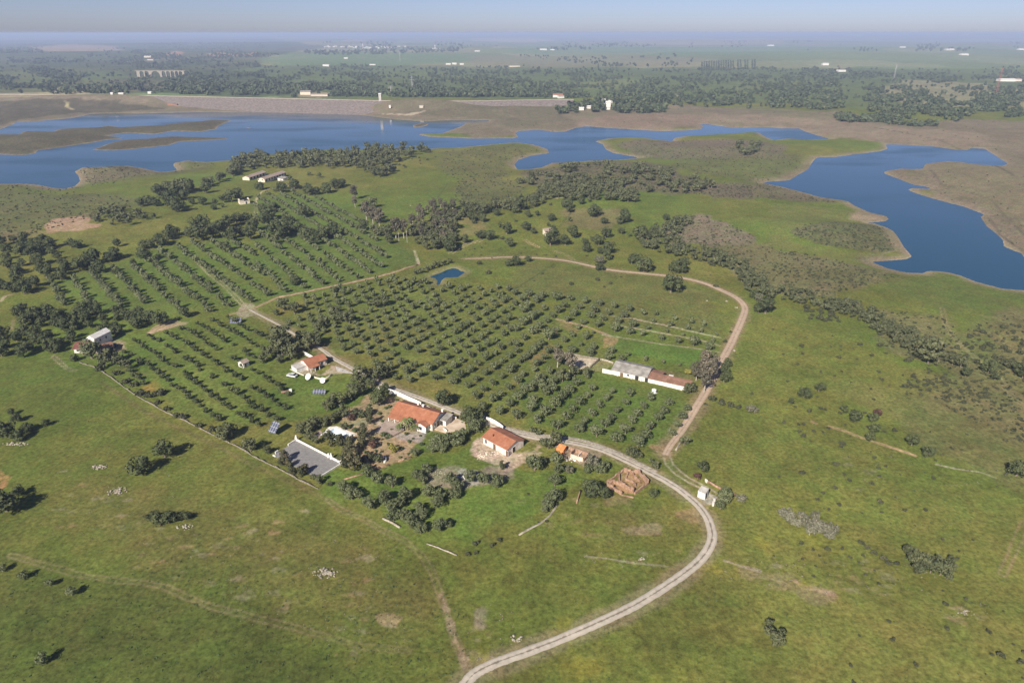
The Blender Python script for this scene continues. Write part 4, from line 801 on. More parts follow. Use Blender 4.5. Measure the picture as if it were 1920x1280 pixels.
# roofless brick ruin
t0 = at1(1137, 905); t = empty('brick_ruin', (t0.x, t0.y, t0.z)); tag(t, 'roofless terracotta walled ruin of many rooms beside the gravel road', 'ruin')
for seg, h in (([(1138,905),(1169,884)],1.0), ([(1169,884),(1196,887)],1.6), ([(1196,887),(1215,908)],2.0), ([(1215,908),(1203,917),(1190,927)],1.2), ([(1138,905),(1150,904),(1172,915),(1188,924)],1.9), ([(1139,915),(1150,918),(1166,928)],1.8), ([(1138,905),(1139,915)],.9), ([(1160,889),(1161,903)],1.1), ([(1173,899),(1187,905),(1191,912)],1.0), ([(1186,888),(1189,896),(1200,903)],1.0), ([(1166,928),(1188,933)],.35), ([(1178,886),(1173,899)],.8), ([(1150,904),(1139,911)],1.1)):
    W = densify(atp(seg), .9); mb = MB()
    for i in range(len(W)-1):
        a = Vector(W[i]); c = Vector(W[i+1]); d = (c-a); nn = Vector((-d.y, d.x)).normalized()*.2; hh = h*random.uniform(.45, 1.0); z = gz(a.x, a.y)
        pts = [a+nn, c+nn, c-nn, a-nn]; lo = [(q.x-t0.x, q.y-t0.y, z-.4-t0.z) for q in pts]; hi = [(q.x-t0.x, q.y-t0.y, z+hh-t0.z) for q in pts]
        mb.poly(hi); [mb.poly([lo[k], lo[(k+1) % 4], hi[(k+1) % 4], hi[k]]) for k in range(4)]
    mb.build('broken_wall', M['brick'], t)

# ------------------------------------------------------------------ grey court, pool, garden hard landscape
def slab(name, P, h, m, label=None, cat=None, kind=None, parent=None):
    W = atp(P); zz = max(gz(*w) for w in W); mb = MB(); mb.poly([(x, y, zz+h) for x, y in W])
    n = len(W)
    for i in range(n):
        a = W[i]; c = W[(i+1) % n]; mb.poly([(a[0], a[1], zz-.5), (c[0], c[1], zz-.5), (c[0], c[1], zz+h), (a[0], a[1], zz+h)])
    o = mb.build(name, M[m], parent); 
    return tag(o, label, cat, None, kind), zz+h, W
CT = [(512,854),(556,826),(641,870),(597,897)]
o, cz, WC = slab('paved_court', CT, .12, 'gravelgrey', None, None, 'structure')
t0 = Vector((WC[1][0], WC[1][1], cz)); t = empty('court_wall', t0); tag(t, 'white wall with stepped piers around the grey court', 'wall')
def lowwall(parts, a, c, h, th, m, name='wall_run'):
    a = Vector(a); c = Vector(c); d = c-a; nn = Vector((-d.y, d.x)).normalized()*th/2; mb = MB(); q = [a+nn, c+nn, c-nn, a-nn]
    lo = [(k.x-t0.x, k.y-t0.y, -.5) for k in q]; hi = [(k.x-t0.x, k.y-t0.y, h) for k in q]; mb.poly(hi); [mb.poly([lo[k], lo[(k+1) % 4], hi[(k+1) % 4], hi[k]]) for k in range(4)]
    return mb.build(name, M[m], parts)
A, B, C_, D_ = [Vector(w) for w in WC]
g1 = B.lerp(C_, .72); g2 = B.lerp(C_, .78)
lowwall(t, B, g1, .7, .25, 'white'); lowwall(t, g2, C_, .7, .25, 'white'); lowwall(t, C_, C_.lerp(D_, .99), .4, .28, 'white'); lowwall(t, B.lerp(A, .04), B.lerp(A, .36), .6, .35, 'white')
lowwall(t, A.lerp(B, .10), A.lerp(B, .22), .7, .35, 'white'); lowwall(t, A, A.lerp(D_, .06), .3, .3, 'white')
for q, hh in ((B, 1.9), (g1, 1.35), (g2, 1.9), (C_, 1.9)):
    mb = MB(); x, y = q.x-t0.x, q.y-t0.y; mb.box(x-.35, y-.35, -.4, x+.35, y+.35, hh*.7); mb.box(x-.2, y-.2, hh*.7, x+.2, y+.2, hh); mb.build('pier', M['white'], t)
# swimming pool: deck ring, basin
DK = [(599,817),(617,800.5),(631,799),(669,814),(652,826.5),(640,828)]
WDK = atp(DK); PW = wPOOL; pz = max(gz(*w) for w in WDK)+.14; pc = Vector((WDK[0][0], WDK[0][1], pz)); t = empty('swimming_pool', pc); tag(t, 'empty white rectangular swimming pool with white surround', 'swimming pool')
def quads_ring(outer, inner, z):
    mb = MB(); no = len(outer); ni = len(inner)
    # each outer edge joined to the nearest inner corner
    near = [min(range(ni), key=lambda k: (Vector(inner[k])-Vector(p)).length) for p in outer]
    f = lambda p: (p[0]-pc.x, p[1]-pc.y, z-pc.z)
    for i in range(no):
        j = (i+1) % no; a, c = near[i], near[j]; pts = [outer[i], outer[j], inner[c]]+([inner[a]] if a != c else [])
        mb.poly([f(p) for p in pts])
        mb.poly([(outer[i][0]-pc.x, outer[i][1]-pc.y, -.6), (outer[j][0]-pc.x, outer[j][1]-pc.y, -.6), f(outer[j]), f(outer[i])])
    return mb
quads_ring(WDK, PW, pz).build('pool_surround', M['white'], t)
mb = MB(); n = len(PW)
for i in range(n):
    a, c = PW[i], PW[(i+1) % n]; mb.poly([(a[0]-pc.x, a[1]-pc.y, 0), (c[0]-pc.x, c[1]-pc.y, 0), (c[0]-pc.x, c[1]-pc.y, -1.5), (a[0]-pc.x, a[1]-pc.y, -1.5)])
mb.poly([(a[0]-pc.x, a[1]-pc.y, -1.5) for a in PW]); mb.build('pool_basin', M['pooltile'], t)
slab('sandy_yard', [(815,805),(848,781),(872,792),(874,804),(836,812)], .06, 'sand', None, None, 'structure')
slab('patio', [(703,808),(724,789),(748,796),(758,808),(730,822)], .06, 'paletile', None, None, 'structure')
slab('pool_terrace', [(583,817),(600,806),(606,812),(596,824)], .04, 'paletile', None, None, 'structure')
slab('parking_patch', [(629,686),(650,694),(666,701),(655,700),(632,696)], .03, 'concrete', None, None, 'structure')
# pergola-like garden pond beside terracotta wall
mb = MB(); a = at1(712, 862); 
for k in range(20): pass
# ------------------------------------------------------------------ solar panels, vehicles, oddments
def solar(label, px, py, w, h, tilt, rz, post, name='solar_panel_array'):
    p = at1(px, py); t = empty(name, p, rz); tag(t, label, 'solar panel')
    mb = MB(); mb.cyl((0, 0, -.3), (0, 0, post), .12, .1)
    mb.build('post', M['metal'], t)
    if w > 4:
        for q in (-w*.35, w*.35): mb = MB(); mb.cyl((q, 0, -.3), (q, 0, post), .06, .06); mb.build('post', M['metal'], t)
    mb = MB(); mb.box(-w/2, -h/2, -.05, w/2, h/2, .05); o = mb.build('panel', M['solar'], t); o.location = (0, 0, post+.1); o.rotation_euler = (tilt, 0, 0)
solar('large tilted solar tracker panel on a post in grass near the grey court', 516, 812, 3.2, 3.9, math.radians(42), math.radians(-28), 2.2)
solar('low row of small solar panels in grass below the cottage', 599, 737.5, 4.8, 2.0, math.radians(35), math.radians(-2), .7)
solar('dark blue solar panel bank beside the orchard track crossing', 443, 605, 5.2, 3.0, math.radians(38), math.radians(-3), 1.1)
def car(label, px, py, rz, body, L=4.1, name='parked_car'):
    p = at1(px, py); t = empty(name, p, rz); tag(t, label, 'car')
    mb = MB(); mb.prism([(-L/2, .35), (-L/2, .85), (-L*.28, .95), (-L*.1, 1.0), (L*.36, 1.0), (L/2, .9), (L/2, .35)], -.85, .85); mb.build('body', M[body], t)
    mb = MB(); mb.prism([(-L*.26, .96), (-L*.12, 1.42), (L*.26, 1.42), (L*.40, .98)], -.76, .76); mb.build('cabin', M['glass'], t)
    mb = MB(); mb.prism([(-L*.13, 1.41), (-L*.11, 1.5), (L*.25, 1.5), (L*.27, 1.41)], -.74, .74); mb.build('car_roof', M[body], t)
    for x in (-L*.31, L*.31):
        for y in (-.86, .66): mb = MB(); mb.cyl((x, y, .33), (x, y+.2, .33), .33, .33, 12); mb.build('wheel', M['rubber'], t)
car('silver car parked in the grass left of the cottage', 548, 706, math.radians(-20), 'silver')
car('dark blue car under the trees at the end of the curved wall', 905, 788, math.radians(60), 'bluepaint')
car('dark car parked at the right end of the brown roofed shed', 212, 650, math.radians(10), 'bluepaint', 3.8)
def dish(label, px, py, rz, R):
    p = at1(px, py); t = empty('satellite_dish', p, rz); tag(t, label, 'satellite dish')
    mb = MB(); n = 18; prev = None
    for i in range(6):
        r = R*i/5; ring = [(r*math.cos(2*math.pi*k/n), r*math.sin(2*math.pi*k/n)*1.15, .35*(r/R)**2) for k in range(n)]
        if i == 0: c = (0, 0, 0)
        elif i == 1: [mb.poly([c, ring[k], ring[(k+1) % n]]) for k in range(n)]
        else: [mb.poly([prev[k], ring[k], ring[(k+1) % n], prev[(k+1) % n]]) for k in range(n)]
        prev = ring
    o = mb.build('dish', M['plastic'], t); o.location = (0, 0, 1.1); o.rotation_euler = (math.radians(50), 0, 0)
    mb = MB(); mb.cyl((0, .1, -.3), (0, 0, 1.1), .08, .07); mb.cyl((.5, .5, -.1), (0, 0, .8), .05, .05); mb.build('stand', M['metal'], t)
dish('large white oval dish at the left corner of the garden wall', 579, 711, math.radians(-25), 1.15)
dish('large white dish in the grass right below the curved garden wall', 605, 718, math.radians(12), 1.0)
p = at1(537, 736); t = empty('farm_trailer', p, math.radians(18)); tag(t, 'small flat farm trailer with pale crate left of the solar row', 'trailer')
mb = MB(); mb.box(-1.8, -.7, .45, .9, .7, .6); mb.build('bed', M['brick'], t); mb = MB(); mb.box(1.0, -.65, .3, 2.0, .65, 1.1); mb.build('crate', M['plastic'], t)
for y in (-.82, .66): mb = MB(); mb.cyl((-.5, y, .28), (-.5, y+.16, .28), .28, .28, 12); mb.build('wheel', M['rubber'], t)
p = at1(1226, 736); t = empty('water_tank', p, .3); tag(t, 'white water tank standing in the grass below the barn', 'tank')
mb = MB(); mb.cyl((0, 0, .15), (0, 0, 1.35), .85, .85, 20); mb.cyl((0, 0, 1.35), (0, 0, 1.6), .85, .35, 20); mb.build('vessel', M['plastic'], t); mb = MB(); mb.box(-.9, -.9, -.2, .9, .9, .15); mb.build('plinth', M['concrete'], t)
for px, py, lb in ((1338.5, 942, 'white gate post nearer the road at the track loop'), (1336.5, 947.5, 'white gate post farther down beside the grey shrub')):
    p = at1(px, py); t = empty('gate_post', p); tag(t, lb, 'post'); mb = MB(); mb.box(-.25, -.25, -.3, .25, .25, 1.2); mb.build('shaft', M['white'], t); mb = MB(); mb.box(-.3, -.3, 1.2, .3, .3, 1.3); mb.build('cap', M['white'], t)
# ------------------------------------------------------------------ rocks
def rocks(name, label, px, py, rx, ry, n, s, m='rock', cat='rocks'):
    p = at1(px, py); mb = MB(); 
    for _ in range(n):
        a = random.uniform(0, 6.28); r = random.random()**.6; x = math.cos(a)*r*rx; y = math.sin(a)*r*ry; q = random.uniform(.35, 1)*s*(1.15-.5*r)
        addblob(mb, (x, y, gz(p.x+x, p.y+y)-p.z+q*.2), q, .3, 1, 0, .75)
    o = mb.build(name, M[m]); o.location = p; return tag(o, label, cat)
rocks('rock_outcrop', 'pale jagged rock outcrop left of the two round oaks', 186, 875, 2.4, 1.5, 34, .55)
rocks('rock_outcrop', 'wider pale rock outcrop below the two round oaks', 220, 921, 3.0, 1.9, 46, .5)
rocks('rock_outcrop', 'grey rock outcrop in the middle of the near pasture', 610, 1074, 3.1, 2.0, 52, .55)
rocks('rock_outcrop', 'reddish stones at the foot of the oak clump on the left', 345, 988, 2.4, 1.4, 26, .35, 'palestone')
rocks('rock_outcrop', 'stones under the leftmost tree cluster', 30, 832, 4.5, 1.2, 34, .5, 'palestone')
rocks('rubble_heap', 'grey and white rubble heap among olives below the right cottage', 870, 893, 3.2, 1.6, 46, .4, 'concrete', 'rubble')
rocks('rubble_heap', 'brownish debris heap left of the white rubble', 825, 885, 3.6, 2.0, 44, .3, 'palestone', 'rubble')
rocks('rubble_heap', 'pale building rubble in front of the right cottage', 905, 855, 2.6, 2.6, 46, .33, 'cream', 'rubble')
rocks('rubble_heap', 'pinkish debris before the doors of the right cottage', 926, 850, 3.4, 1.2, 30, .28, 'pinkwall', 'rubble')
rocks('rubble_heap', 'tumbled stones between the roadside ruin walls', 1075, 862, 3.5, 1.4, 28, .35, 'pinkwall', 'rubble')
rocks('rock_outcrop', 'pale stones beside the road near the photo bottom', 967, 1196, 1.6, 1.0, 16, .4, 'palestone')
rocks('rock_outcrop', 'single pale rock pile at the upper stone row', 1202, 1048, .8, .8, 9, .4, 'palestone')
rocks('rock_outcrop', 'small pinkish stony spot at the far right of near pasture', 1812, 1148, 2.2, .9, 16, .3, 'palestone')
for px, py, lb in ((1326, 564, 'leftmost pale boulder by the dirt road bend'), (1363, 565, 'middle pale boulder by the dirt road bend'), (1381, 577, 'pale boulder nearest the dirt road bend'), (746, 411, 'large pale boulder in the meadow below the eucalyptus'), (770, 386, 'smaller pale boulder higher in the same meadow'), (1377, 658, 'pale tall stone right of the dirt road')):
    rocks('boulder', lb, px, py, .5, .4, 4, .8, 'palestone', 'boulder')

# ------------------------------------------------------------------ far structures
def viaduct():
    p = at1(262, 144.5); q = at1(332, 144); L = 125.0; d = p.y; s = math.sin(PITCH)
    z0 = p.z-2; x0, y0 = ray0(262, 144.5, p.z); sc = d/1280/0.911; L = 70*sc; H = 9.5*sc*1.1
    t = empty('viaduct', (float(x0), float(y0), z0), 0); tag(t, 'pale arched viaduct in the dark woods beyond the dam', 'bridge')
    arches = []; u = L/70
    for a, c, r in ((1, 7.2, 1), (9, 15.4, 1), (19, 33, 2), (36.2, 42, 1), (43.4, 49, 1), (50.4, 56, 1), (57.2, 62.2, 1), (63.4, 68.6, 1)): arches.append((a*u, c*u))
    mb = MB(); W = 6
    for yy in (0, W):
        for k, (a, c) in enumerate(arches):
            rr = (c-a)/2; top = H-1.2-(.4 if rr < 10 else .2); n = 10; pts = []
            for i in range(n):
                t0_, t1_ = math.pi*(1-i/n), math.pi*(1-(i+1)/n)
                xa, xb = (a+c)/2+rr*math.cos(t0_), (a+c)/2+rr*math.cos(t1_); za, zb = top-rr+rr*math.sin(t0_), top-rr+rr*math.sin(t1_)
                mb.poly([(xa, yy, za), (xb, yy, zb), (xb, yy, H-1.2), (xa, yy, H-1.2)])
                if yy == 0: mb.poly([(xa, 0, za), (xb, 0, zb), (xb, W, zb), (xa, W, za)])
    prev = -4*u
    for a, c in arches+[(72*u, 73*u)]:
        mb.box(prev, 0, -6, a, W, H-1.2); prev = c
    mb.build('arcade', M['palestone'], t); mb = MB(); mb.box(-6*u, -.5, H-1.2, 74*u, W+.5, H); mb.build('deck', M['palestone'], t)
viaduct()
def farhouse(px, py, w, d, h, rz, roof, wall, label, cat='house', group=None, name='distant_house', towers=()):
    w *= .72; h *= .8
    p = at1(px, py); t = empty(name, (p.x, p.y, p.z-.5), rz); tag(t, label, cat, group)
    mb = MB(); mb.prismx([(0, -2), (0, h), (d/2, h*1.3), (d, h), (d, -2)], 0, w); mb.build('wall', M[wall], t)
    mb = MB(); mb.prismx([(-.5, h-.1), (d/2, h*1.3+.05), (d/2, h*1.3+.3), (-.5, h+.2)], -.4, w+.4); mb.prismx([(d/2, h*1.3+.05), (d+.5, h-.1), (d+.5, h+.2), (d/2, h*1.3+.3)], -.4, w+.4); mb.build('roof', M[roof], t)
    return t
FH = [(1037,183,28,12,7,0,'tile','white','white villa with red roof just behind the dam end'),(1048,185,16,10,6,.3,'paletile','white','white annexe right of the villa behind the dam end'),
 (1130,196,8,8,9,.2,'white','white','white house at the left of the hilltop cluster in the pines'),(1136,199,12,9,8,0,'white','white','white house in the middle of the cluster in the pines'),(1143,197,9,8,8,.4,'white','white','white house at the right of the cluster in the pines'),(1137,206,9,7,6,.1,'white','white','lowest white house of the cluster in the pines'),
 (1086,207,11,8,5,0,'white','white','small white house left of the pine cluster by scrub'),(1102,204,9,7,5,.2,'white','white','small white house between scrub and pine cluster'),
 (563,178,30,22,8,.1,'fibre','cream','cream industrial shed below the woods left of centre'),(583,180,48,20,4,.05,'paletile','cream','long low pinkish works beside the cream shed'),
 (745,193,14,8,4,0,'concrete','concrete','low concrete hut left of the spillway mound'),(755,193,18,9,4,.1,'concrete','concrete','long concrete block at the spillway mound'),(786,194,9,7,4,0,'concrete','cream','cream concrete block right of the spillway mound'),
 (1440,87,90,40,14,0,'white','white','long white warehouse on the far right plain'),(1543,123,34,18,9,0,'white','white','bright white farmhouse beyond the woods'),(1572,135,38,16,8,.1,'paletile','white','white farmhouse with pale roof at the wood edge'),
 (1875,153,60,18,7,0,'white','white','long white sheds beside the red pylon'),(1893,153,50,16,7,.05,'paletile','pinkwall','second long shed at the far right wood edge'),
 (1688,90,60,24,9,0,'white','white','lone white building on the far green plain'),(1774,95,80,30,11,0,'white','cream','white farm by dark trees on the far right plain'),(1803,104,60,24,9,.1,'white','white','white farm lower on the far right plain'),(1910,94,60,24,10,0,'white','white','white farm at the right horizon edge'),
 (605,125,36,16,7,0,'white','white','small white farm at the lower edge of the green field'),(693,123,34,14,6,.1,'fibre','white','pale farm building right of the small white farm'),(836,122,30,14,6,0,'white','white','leftmost white house of the three on the field road'),(848,121.5,26,14,7,0,'white','white','middle white house of the three on the field road'),(862,122,24,12,6,.1,'white','white','rightmost white house of the three on the field road'),
 (1012,94.5,70,26,9,0,'white','white','white farm right of centre on the far green fields'),(1032,94.5,40,20,7,0,'white','white','lesser white farm right of centre far fields'),(890,97,50,20,7,0,'white','white','tiny white farm on far fields near the centre'),
 (270,109,50,24,8,0,'white','cream','pale farm in a clearing among the left woods'),(276,113.5,40,20,6,.1,'tile','pinkwall','reddish farm in the same left clearing'),(205,60.5+14,120,40,12,0,'white','white','pale speck of buildings in the far left haze'),
 (207,176.5,6,5,4,0,'white','white','leftmost white hut on the dam shoulder'),(222,178,14,6,4,0,'white','white','long white hut on the dam shoulder'),(277,176,10,6,4,0,'white','white','rightmost white hut on the dam shoulder'),
 (645,101.5+9,26,14,6,0,'white','white','small pale house at the top of the green field left'),(955,126,60,12,5,0,'concrete','cream','low cream works along the far road')]
for a in FH: farhouse(*a)
rv = random.Random(5)
for k in range(70):      # the white village
    px = rv.gauss(688, 32) if k > 14 else rv.uniform(604, 660); px = min(max(px, 604), 758); py = rv.uniform(88.2, 92.0) if abs(px-700) < 40 else rv.uniform(87.6, 89.6)
    farhouse(px, py, rv.uniform(14, 34), rv.uniform(9, 14), rv.uniform(5, 9), rv.uniform(-.3, .3), rv.choice(['white', 'white', 'paletile']), rv.choice(['white', 'white', 'cream']), 'tiny white house packed in the distant village on the plain', 'house', 'white houses of the distant village', 'village_house')
for k in range(36):      # the town on the right horizon
    px = rv.choice([rv.uniform(1578, 1616), rv.uniform(1668, 1700), rv.uniform(1735, 1760), rv.uniform(1800, 1815)]); py = rv.uniform(66.2, 67.6)
    farhouse(px, py, rv.uniform(30, 80), 30, rv.uniform(10, 18), 0, 'white', 'white', 'tiny white house of the hazy town on the right horizon', 'house', 'houses of the town on the horizon', 'town_house')
p = at1(680.5, 90); t = empty('church_tower', p); tag(t, 'slim white church tower in the middle of the distant village', 'tower'); mb = MB(); mb.box(-3, -3, -2, 3, 3, 30); mb.build('shaft', M['white'], t); mb = MB(); mb.cyl((0, 0, 30), (0, 0, 38), 3, .3, 8); mb.build('spire', M['white'], t)
p = at1(816, 91.5); t = empty('water_tower', p); tag(t, 'white mushroom water tower right of the distant village', 'tower'); mb = MB(); mb.cyl((0, 0, -2), (0, 0, 17), 3.2, 3.2, 12); mb.build('column', M['white'], t); mb = MB(); mb.cyl((0, 0, 17), (0, 0, 21), 3.2, 7.5, 14); mb.cyl((0, 0, 21), (0, 0, 29), 7.5, 7.5, 14); mb.build('tank', M['white'], t); mb = MB(); mb.box(-38, -6, -2, 40, 6, 4); mb.build('base_building', M['white'], t)
p = at1(714, 201); t = empty('intake_tower', (p.x, p.y, max(p.z, 6))); tag(t, 'pale square intake tower standing in front of the dam', 'tower'); mb = MB(); mb.box(-2.2, -2.2, -12, 2.2, 2.2, 14); mb.build('shaft', M['concrete'], t); mb = MB(); mb.box(-2.6, -2.6, 14, 2.6, 2.6, 15.2); mb.build('cabin', M['white'], t)
p = at1(731, 197); p.z += 2; t = empty('white_hut', p); tag(t, 'small white hut right of the intake tower', 'hut'); mb = MB(); mb.box(-1.6, -1.5, -1, 1.6, 1.5, 3); mb.build('wall', M['white'], t); mb = MB(); mb.prismx([(-1.8, 3), (0, 3.8), (1.8, 3)], -1.8, 1.8); mb.build('roof', M['white'], t)
def pylon(px, py, h, label, m='metal', w=4):
    p = at1(px, py); t = empty('power_pylon', p); tag(t, label, 'pylon'); mb = MB()
    for sx, sy in ((-1, -1), (1, -1), (1, 1), (-1, 1)): mb.cyl((sx*w/2, sy*w/2, -1), (sx*.4, sy*.4, h), .18, .12, 4)
    for k in range(8):
        f = k/8; g = (k+1)/8; a = w/2*(1-f)+.4*f; c = w/2*(1-g)+.4*g; mb.cyl((-a, -a, f*h), (c, -c, g*h), .1, .1, 4); mb.cyl((a, a, f*h), (-c, c, g*h), .1, .1, 4)
    mb.build('lattice', M[m], t); mb = MB()
    for f, q in ((.72, 5.5), (.85, 4.5), (.96, 3.2)): mb.box(-q, -.2, h*f, q, .2, h*f+.35)
    mb.build('cross_arm', M[m], t)
M['redmetal'] = noise_mat('red_mast', (.3,.1,.08), (.45,.2,.17), 1, .7, 0)
pylon(1866, 180, 55, 'reddish lattice pylon at the far right woods', 'redmetal', 5); pylon(1675, 152, 42, 'grey pylon over the woods right of the plantation'); pylon(773, 168, 30, 'grey lattice mast in the dark woods beyond the dam'); pylon(733, 176, 16, 'thin mast on the round green meadow beyond the dam', w=1.5); pylon(750, 116, 42, 'grey pylon on the far green field', w=5)
for px, py, h_, lb in ((748, 453, 6, 'pale pole left at the eucalyptus line'), (763.5, 455, 8, 'pale pole right at the eucalyptus line')):
    p = at1(px, py); t = empty('utility_pole', p); tag(t, lb, 'pole'); mb = MB(); mb.cyl((0, 0, -.5), (0, 0, h_), .12, .08, 8); mb.build('shaft', M['concrete'], t); mb = MB(); mb.box(-.6, -.06, h_-.7, .6, .06, h_-.6); mb.build('cross_arm', M['concrete'], t)

# ------------------------------------------------------------------ vegetation
def crown_geo(rs, cz, ax, nl, rl, n, size, jit=.45, core=.7, dens=None):
    lob = []
    for i in range(nl):
        d = rs.normal(size=3); d /= np.linalg.norm(d); k = rs.uniform(.25, 1)**.5
        c = np.array([d[0]*(ax[0]-rl*.8)*k, d[1]*(ax[1]-rl*.8)*k, cz+d[2]*(ax[2]-rl*.6)*k]); lob.append((c, rl*rs.uniform(.75, 1.2)))
    P = []; Nn = []; VA = []
    per = int(n*1.9/nl)
    for i, (c, r) in enumerate(lob):
        d = rs.normal(size=(per, 3)); d /= np.linalg.norm(d, axis=1)[:, None]; p = c+d*r*rs.uniform(.78, 1.08, (per, 1))*np.array([1, 1, .85])
        keep = p[:, 2] > .12
        for j, (c2, r2) in enumerate(lob):
            if j != i: keep &= np.linalg.norm((p-c2)/np.array([1, 1, .85]), axis=1) > r2*.82
        P.append(p[keep]); Nn.append(d[keep]); VA.append(np.clip(rs.uniform(0, 1, keep.sum())*.75+rs.uniform(-.1, .3), 0, 1))
    P = np.concatenate(P); Nn = np.concatenate(Nn); VA = np.concatenate(VA)
    if len(P) > n: k = rs.permutation(len(P))[:n]; P, Nn, VA = P[k], Nn[k], VA[k]
    m = len(P); Nn = Nn+rs.normal(size=(m, 3))*jit; Nn /= np.linalg.norm(Nn, axis=1)[:, None]
    T = np.cross(Nn, rs.normal(size=(m, 3))); T /= np.linalg.norm(T, axis=1)[:, None]; B = np.cross(Nn, T)
    s1 = (size*rs.uniform(.6, 1.25, m))[:, None]*.5; s2 = s1*rs.uniform(.55, 1.0, (m, 1))
    V = np.stack([P-T*s1-B*s2*.6, P+T*s1*.8-B*s2, P+T*s1+B*s2*.7, P-T*s1*.7+B*s2], 1).reshape(-1, 3); k = np.arange(m)*4
    F = np.concatenate([np.stack([k, k+1, k+2], 1), np.stack([k, k+2, k+3], 1)]); VA = np.repeat(VA, 4)
    if core:
        bm = bmesh.new(); bmesh.ops.create_icosphere(bm, subdivisions=1, radius=1)
        ico = np.array([v.co[:] for v in bm.verts]); icf = np.array([[x.index for x in f.verts] for f in bm.faces]); bm.free()
        for c, r in lob[::2] if nl > 5 else lob:
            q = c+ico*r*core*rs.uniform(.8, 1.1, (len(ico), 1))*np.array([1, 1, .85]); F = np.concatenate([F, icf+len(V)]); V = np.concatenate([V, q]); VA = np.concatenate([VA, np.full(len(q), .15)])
    V[:, 2] = np.maximum(V[:, 2], .02)
    return V, F, VA
def trunk_mesh(h, r, spread, nl, m, rs, lean=.08):
    mb = MB(); top = (rs.uniform(-lean, lean), rs.uniform(-lean, lean), h); mb.cyl((0, 0, -.15), top, r, r*.7, 7, cap=False)
    for i in range(nl):
        a = 6.28*i/nl+rs.uniform(-.4, .4); q = (top[0]+math.cos(a)*spread, top[1]+math.sin(a)*spread, h+spread*rs.uniform(.7, 1.1)); mb.cyl(top, q, r*.6, r*.25, 5)
    return mb
def palm_geo(rs):
    V = []; F = []; A = []
    for i in range(26):
        a = rs.uniform(0, 6.28); up = rs.uniform(-.2, 1.0); prev = None
        for k in range(6):
            t = k/5; r = t*1.0*math.cos(up*.7); z = 1.25+up*.8*t-1.0*t*t*.8; w = .11*(1-t*.7); x, y = math.cos(a)*r, math.sin(a)*r; n = len(V)
            V += [(x-math.sin(a)*w, y+math.cos(a)*w, z-.04), (x, y, z+.05), (x+math.sin(a)*w, y-math.cos(a)*w, z-.04)]; A += [rs.uniform(0, 1)]*3
            if prev is not None:
                for q in (0, 1): F += [(prev+q, prev+q+1, n+q+1), (prev+q, n+q+1, n+q)]
            prev = n
    return np.array(V), np.array(F), np.array(A)
rs = np.random.RandomState(3)
# kind: material, trunk material, crown args, trunk args, far crown args, number of shapes, scene name, category, wording
KIND = {
 'olive': ('olive', 'bark', (1.1, (1, 1, .78), 10, .44, 330, .20), (.62, .10, .4, 4), (1.05, (1, 1, .78), 5, .55, 70, .42), 5, 'olive_tree', 'olive tree', 'grey-green olive tree'),
 'young': ('oak', 'bark', (.85, (1, .9, .6), 8, .42, 200, .24), (.5, .07, .3, 3), (.8, (1, .9, .6), 4, .5, 50, .46), 4, 'young_olive_tree', 'olive tree', 'small dark young olive tree'),
 'oak': ('oak', 'bark', (.95, (1, 1, .80), 15, .40, 620, .15), (.5, .10, .4, 4), (.9, (1, 1, .8), 6, .5, 90, .36), 6, 'holm_oak', 'tree', 'dark round-crowned oak'),
 'wood': ('wood', 'bark', (1.15, (1, 1, .95), 13, .38, 420, .19), (.6, .09, .4, 4), (1.1, (1, 1, .95), 6, .48, 80, .40), 5, 'woodland_tree', 'tree', 'dull green tree with uneven crown'),
 'olive2': ('olive', 'bark', (1.05, (1, 1, .85), 16, .36, 720, .14), (.5, .10, .45, 4), (1.0, (1, 1, .85), 6, .5, 90, .36), 5, 'wild_olive_tree', 'tree', 'large silvery green tree'),
 'euc': ('euc', 'palebark', (2.0, (.95, .95, 1.25), 15, .40, 600, .17), (1.3, .08, .5, 5), (1.9, (.95, .95, 1.2), 7, .48, 90, .42), 4, 'eucalyptus_tree', 'tree', 'tall brownish eucalyptus'),
 'con': ('conifer', 'bark', (1.35, (.85, .85, 1.25), 14, .36, 560, .16), (.7, .09, .3, 3), (1.3, (.8, .8, 1.25), 6, .45, 90, .36), 4, 'conifer_tree', 'tree', 'tall dense garden conifer'),
 'bush': ('bush', None, (.42, (1, .9, .5), 7, .42, 190, .24), None, (.42, (1, .9, .5), 4, .5, 40, .46), 6, 'shrub', 'shrub', 'low rounded dark shrub'),
 'bare': ('bare', 'palebark', (.85, (1, 1, .75), 12, .38, 420, .16), (.45, .08, .5, 5), (.8, (1, 1, .75), 5, .5, 80, .35), 4, 'bare_thicket_tree', 'tree', 'pale grey nearly bare tree'),
 'yellow': ('yellow', 'bark', (.75, (1, 1, .6), 10, .38, 300, .2), (.4, .08, .3, 3), None, 1, 'yellow_shrub', 'shrub', 'yellowish bushy garden shrub'),
 'red': ('redleaf', 'bark', (.75, (1, 1, .65), 10, .38, 300, .2), (.4, .08, .3, 3), None, 2, 'red_shrub', 'shrub', 'dark reddish shrub'),
 'lush': ('lush', None, (.5, (1, 1, .6), 9, .40, 300, .2), None, (.5, (1, 1, .6), 4, .5, 50, .4), 4, 'garden_shrub', 'shrub', 'fresh green garden shrub'),
 'palm': ('palm', 'bark', None, (1.2, .07, .02, 1), None, 2, 'palm_tree', 'palm', 'bushy palm with drooping fronds'),
}
PROTO = {}
